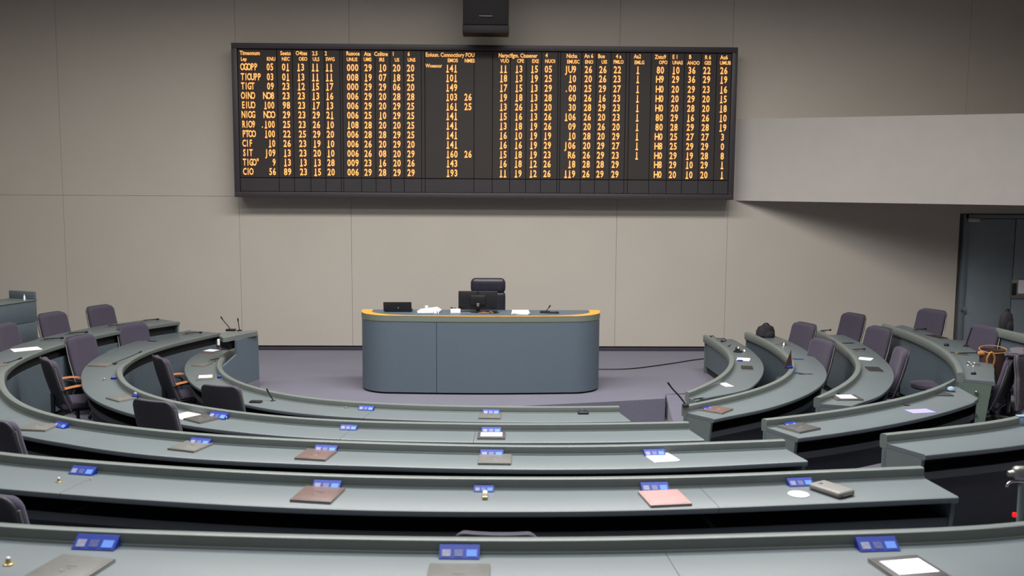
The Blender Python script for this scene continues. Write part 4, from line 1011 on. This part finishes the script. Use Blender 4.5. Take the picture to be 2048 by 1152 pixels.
for s in (-1, 1): MB().tube([(.03*s+.022*math.cos(a), .0, .022+.02*math.sin(a)) for a in [2*math.pi*k/14 for k in range(15)]], .003, 6, caps=False).build('lens_ring', M['chrome'], o); MB().tube([(.05*s, 0, .025), (.05*s, .11, .01)], .003, 6).build('temple', M['black'], o)
MB().tube([(-.01, 0, .024), (.01, 0, .024)], .003, 6).build('bridge', M['chrome'], o)
o = tagged('black_clip', 'small black clip at the edge of the green end panel', 'clip', spot('rd', 1947, 749)[0])
MB().box((0, 0, .01), (.05, .03, .02), bev=.006).build('jaw', M['black'], o); MB().tube([(-.02, 0, .02), (0, 0, .04), (.02, 0, .02)], .004, 6).build('wire', M['chrome'], o)
# outer right desk, near part
o = tagged('grey_egg_unit', 'small pale oval speaker at the bend of the near outer desk', 'speaker', spot('re', 1902, 783)[0])
MB().lathe([(.001, 0), (.03, .0), (.04, .02), (.032, .04), (.001, .052)], 18).build('body', M['cup'], o); MB().lathe([(.001, -.0), (.034, 0), (.034, .006), (.001, .006)], 18).build('foot', M['black'], o)
o = tagged('glass_stopper', 'tiny clear stopper left of the oval speaker', 'stopper', spot('re', 1886, 783)[0])
MB().lathe([(.001, 0), (.014, 0), (.006, .02), (.014, .04), (.001, .05)], 12).build('body', M['chrome'], o)
o = tagged('black_tablet', 'flat black rounded pad on the bend of the near outer desk', 'tablet', spot('re', 1888, 790)[0], -.1)
MB().box((0, 0, .006), (.15, .11, .012), bev=.005, seg=3).build('body', M['fold_d'], o); MB().box((0, 0, .0125), (.12, .085, .0015)).build('screen', M['shell'], o)
pen('re', 1804, 811, 'black and white pen left of the lilac paper', -20, 'black', .15)
sheet('re', 1840, 823, 'lilac paper on the near outer right desk', .22, .14, -25, 'lilac', n=2)
holder('re', 1568, 848, 'blue card holder at the aisle end of the near outer right desk', .12)
folder('re', 1597, 857, 'fold_d', 'dark folder at the aisle end of the near outer right desk', 6, .26, .25)
o = tagged('plastic_cup', 'pale blue box-shaped cup on the rim at the right edge', 'cup', spot('rf', 2041, 850)[0])
MB().box((0, 0, .035), (.06, .05, .07), bev=.008).build('body', M['cup'], o); MB().box((0, 0, .072), (.064, .054, .008), bev=.003).build('lid', M['cup'], o)
# bag on the desk by the door
soft_bag('black_bag', 'black bag on the desk in front of the door', Vector((at(2020, 664, z=.95).x, at(2020, 664, z=.95).y+.1, .951)), .19, .24, .2)
# handbag and jacket on the chair at the right edge
hb = tagged('handbag', 'brown handbag with tan trim on the chair by the green end panel', 'handbag', (5.73, 11.12, .03+.46), -.2)
mb = MB().lathe([(.001, 0), (.10, 0), (.13, .08), (.135, .24), (.15, .41), (.142, .412), (.12, .3), (.001, .29)], 24); mb.v = [(x, y*.6, z) for x, y, z in mb.v]; mb.build('body', M['brown'], hb)
ring_ = [(.146*math.cos(a), .09*math.sin(a), .412+.03*math.sin(a)) for a in [2*math.pi*k/24 for k in range(25)]]
MB().tube(ring_, .006, 8, caps=False).build('rim_trim', M['tan'], hb)
MB().tube(catmull([Vector(q) for q in ((-.07, -.10, .22), (-.09, -.125, .33), (-.05, -.135, .40), (-.01, -.125, .33), (-.02, -.10, .22))], 5), .012, 8).build('handle', M['tan'], hb)
MB().box((-.13, -.04, .37), (.09, .05, .05), bev=.02).build('flap', M['tan'], hb)
cl = c_.location; rz = c_.rotation_euler.z
jk = tagged('grey_jacket', 'grey jacket hung over the chair back at the right edge', 'jacket', (cl.x, cl.y, cl.z), rz)
def drape(p):
    return Vector((p.x+.012*math.sin(p.z*22), p.y+.02*math.sin(p.x*28+p.z*6), p.z+.02*math.sin(p.x*17)))
MB().box((0, -.375, .70), (.50, .05, .58), bev=.02, fn=drape, cuts=6).build('body', M['jacket'], jk)
MB().box((0, -.31, .995), (.46, .14, .05), bev=.02, fn=drape, cuts=4).build('collar', M['jacket'], jk)
MB().tube([(.24, -.36, .95), (.28, -.36, .7), (.27, -.35, .48)], [.05, .045, .035], 12).build('sleeve', M['jacket'], jk)
# stool between third and outer right desks
sp = at(1858, 768, z=.33); st = tagged('round_stool', 'low plum stool between the third and the outer right desks', 'stool', (sp.x, sp.y, -.14))
MB().lathe([(.001, .42), (.20, .42), (.22, .44), (.215, .475), (.15, .49), (.001, .492)], 28).build('seat', M['fabric'], st)
MB().tube([(0, 0, .03), (0, 0, .42)], .025).build('column', M['black'], st)
MB().lathe([(.001, 0), (.2, 0), (.19, .02), (.04, .04), (.001, .04)], 28).build('foot_plate', M['steel'], st)
# items by the right edge, near
q = at(2036, 955, z=.83); ch = tagged('armrest_clamp', 'silver clamp head at the right edge above the nearest desk', 'clamp', (q.x, q.y, .20))  # rough shape of a grey metal armrest with a clip
MB().tube([(0.03, 0, 0), (0.03, 0, .60)], .022, 12).build('post', M['endp'], ch)
MB().lathe([(.001, 0), (.11, 0), (.10, .02), (.03, .03), (.001, .03)], 20, (.03, 0, 0)).build('foot', M['endp'], ch)
MB().box((.02, 0, .66), (.12, .07, .10), bev=.03, seg=3).build('head', M['steel'], ch)
MB().tube(catmull([Vector((.06, -.01, .60)), Vector((-.02, -.02, .61)), Vector((-.07, -.02, .60)), Vector((-.085, -.02, .57))], 4), .009, 8).build('hook', M['chrome'], ch)
MB().tube([(-.07, 0, .655), (0, 0, .665)], [.02, .03], 12).build('nozzle', M['steel'], ch)
q = at(2029, 1025, z=.72); rl = tagged('red_button_post', 'round red button on a slim dark post at the lower right edge', 'button', (q.x, q.y, .20))
MB().tube([(0, 0, 0), (0, 0, .49)], .012, 10).build('post', M['black'], rl)
MB().lathe([(.001, 0), (.07, 0), (.06, .015), (.001, .015)], 16).build('foot', M['black'], rl)
MB().lathe([(.001, .49), (.011, .492), (.0145, .505), (.011, .519), (.001, .522)], 16).build('button', M['pinkr'], rl)
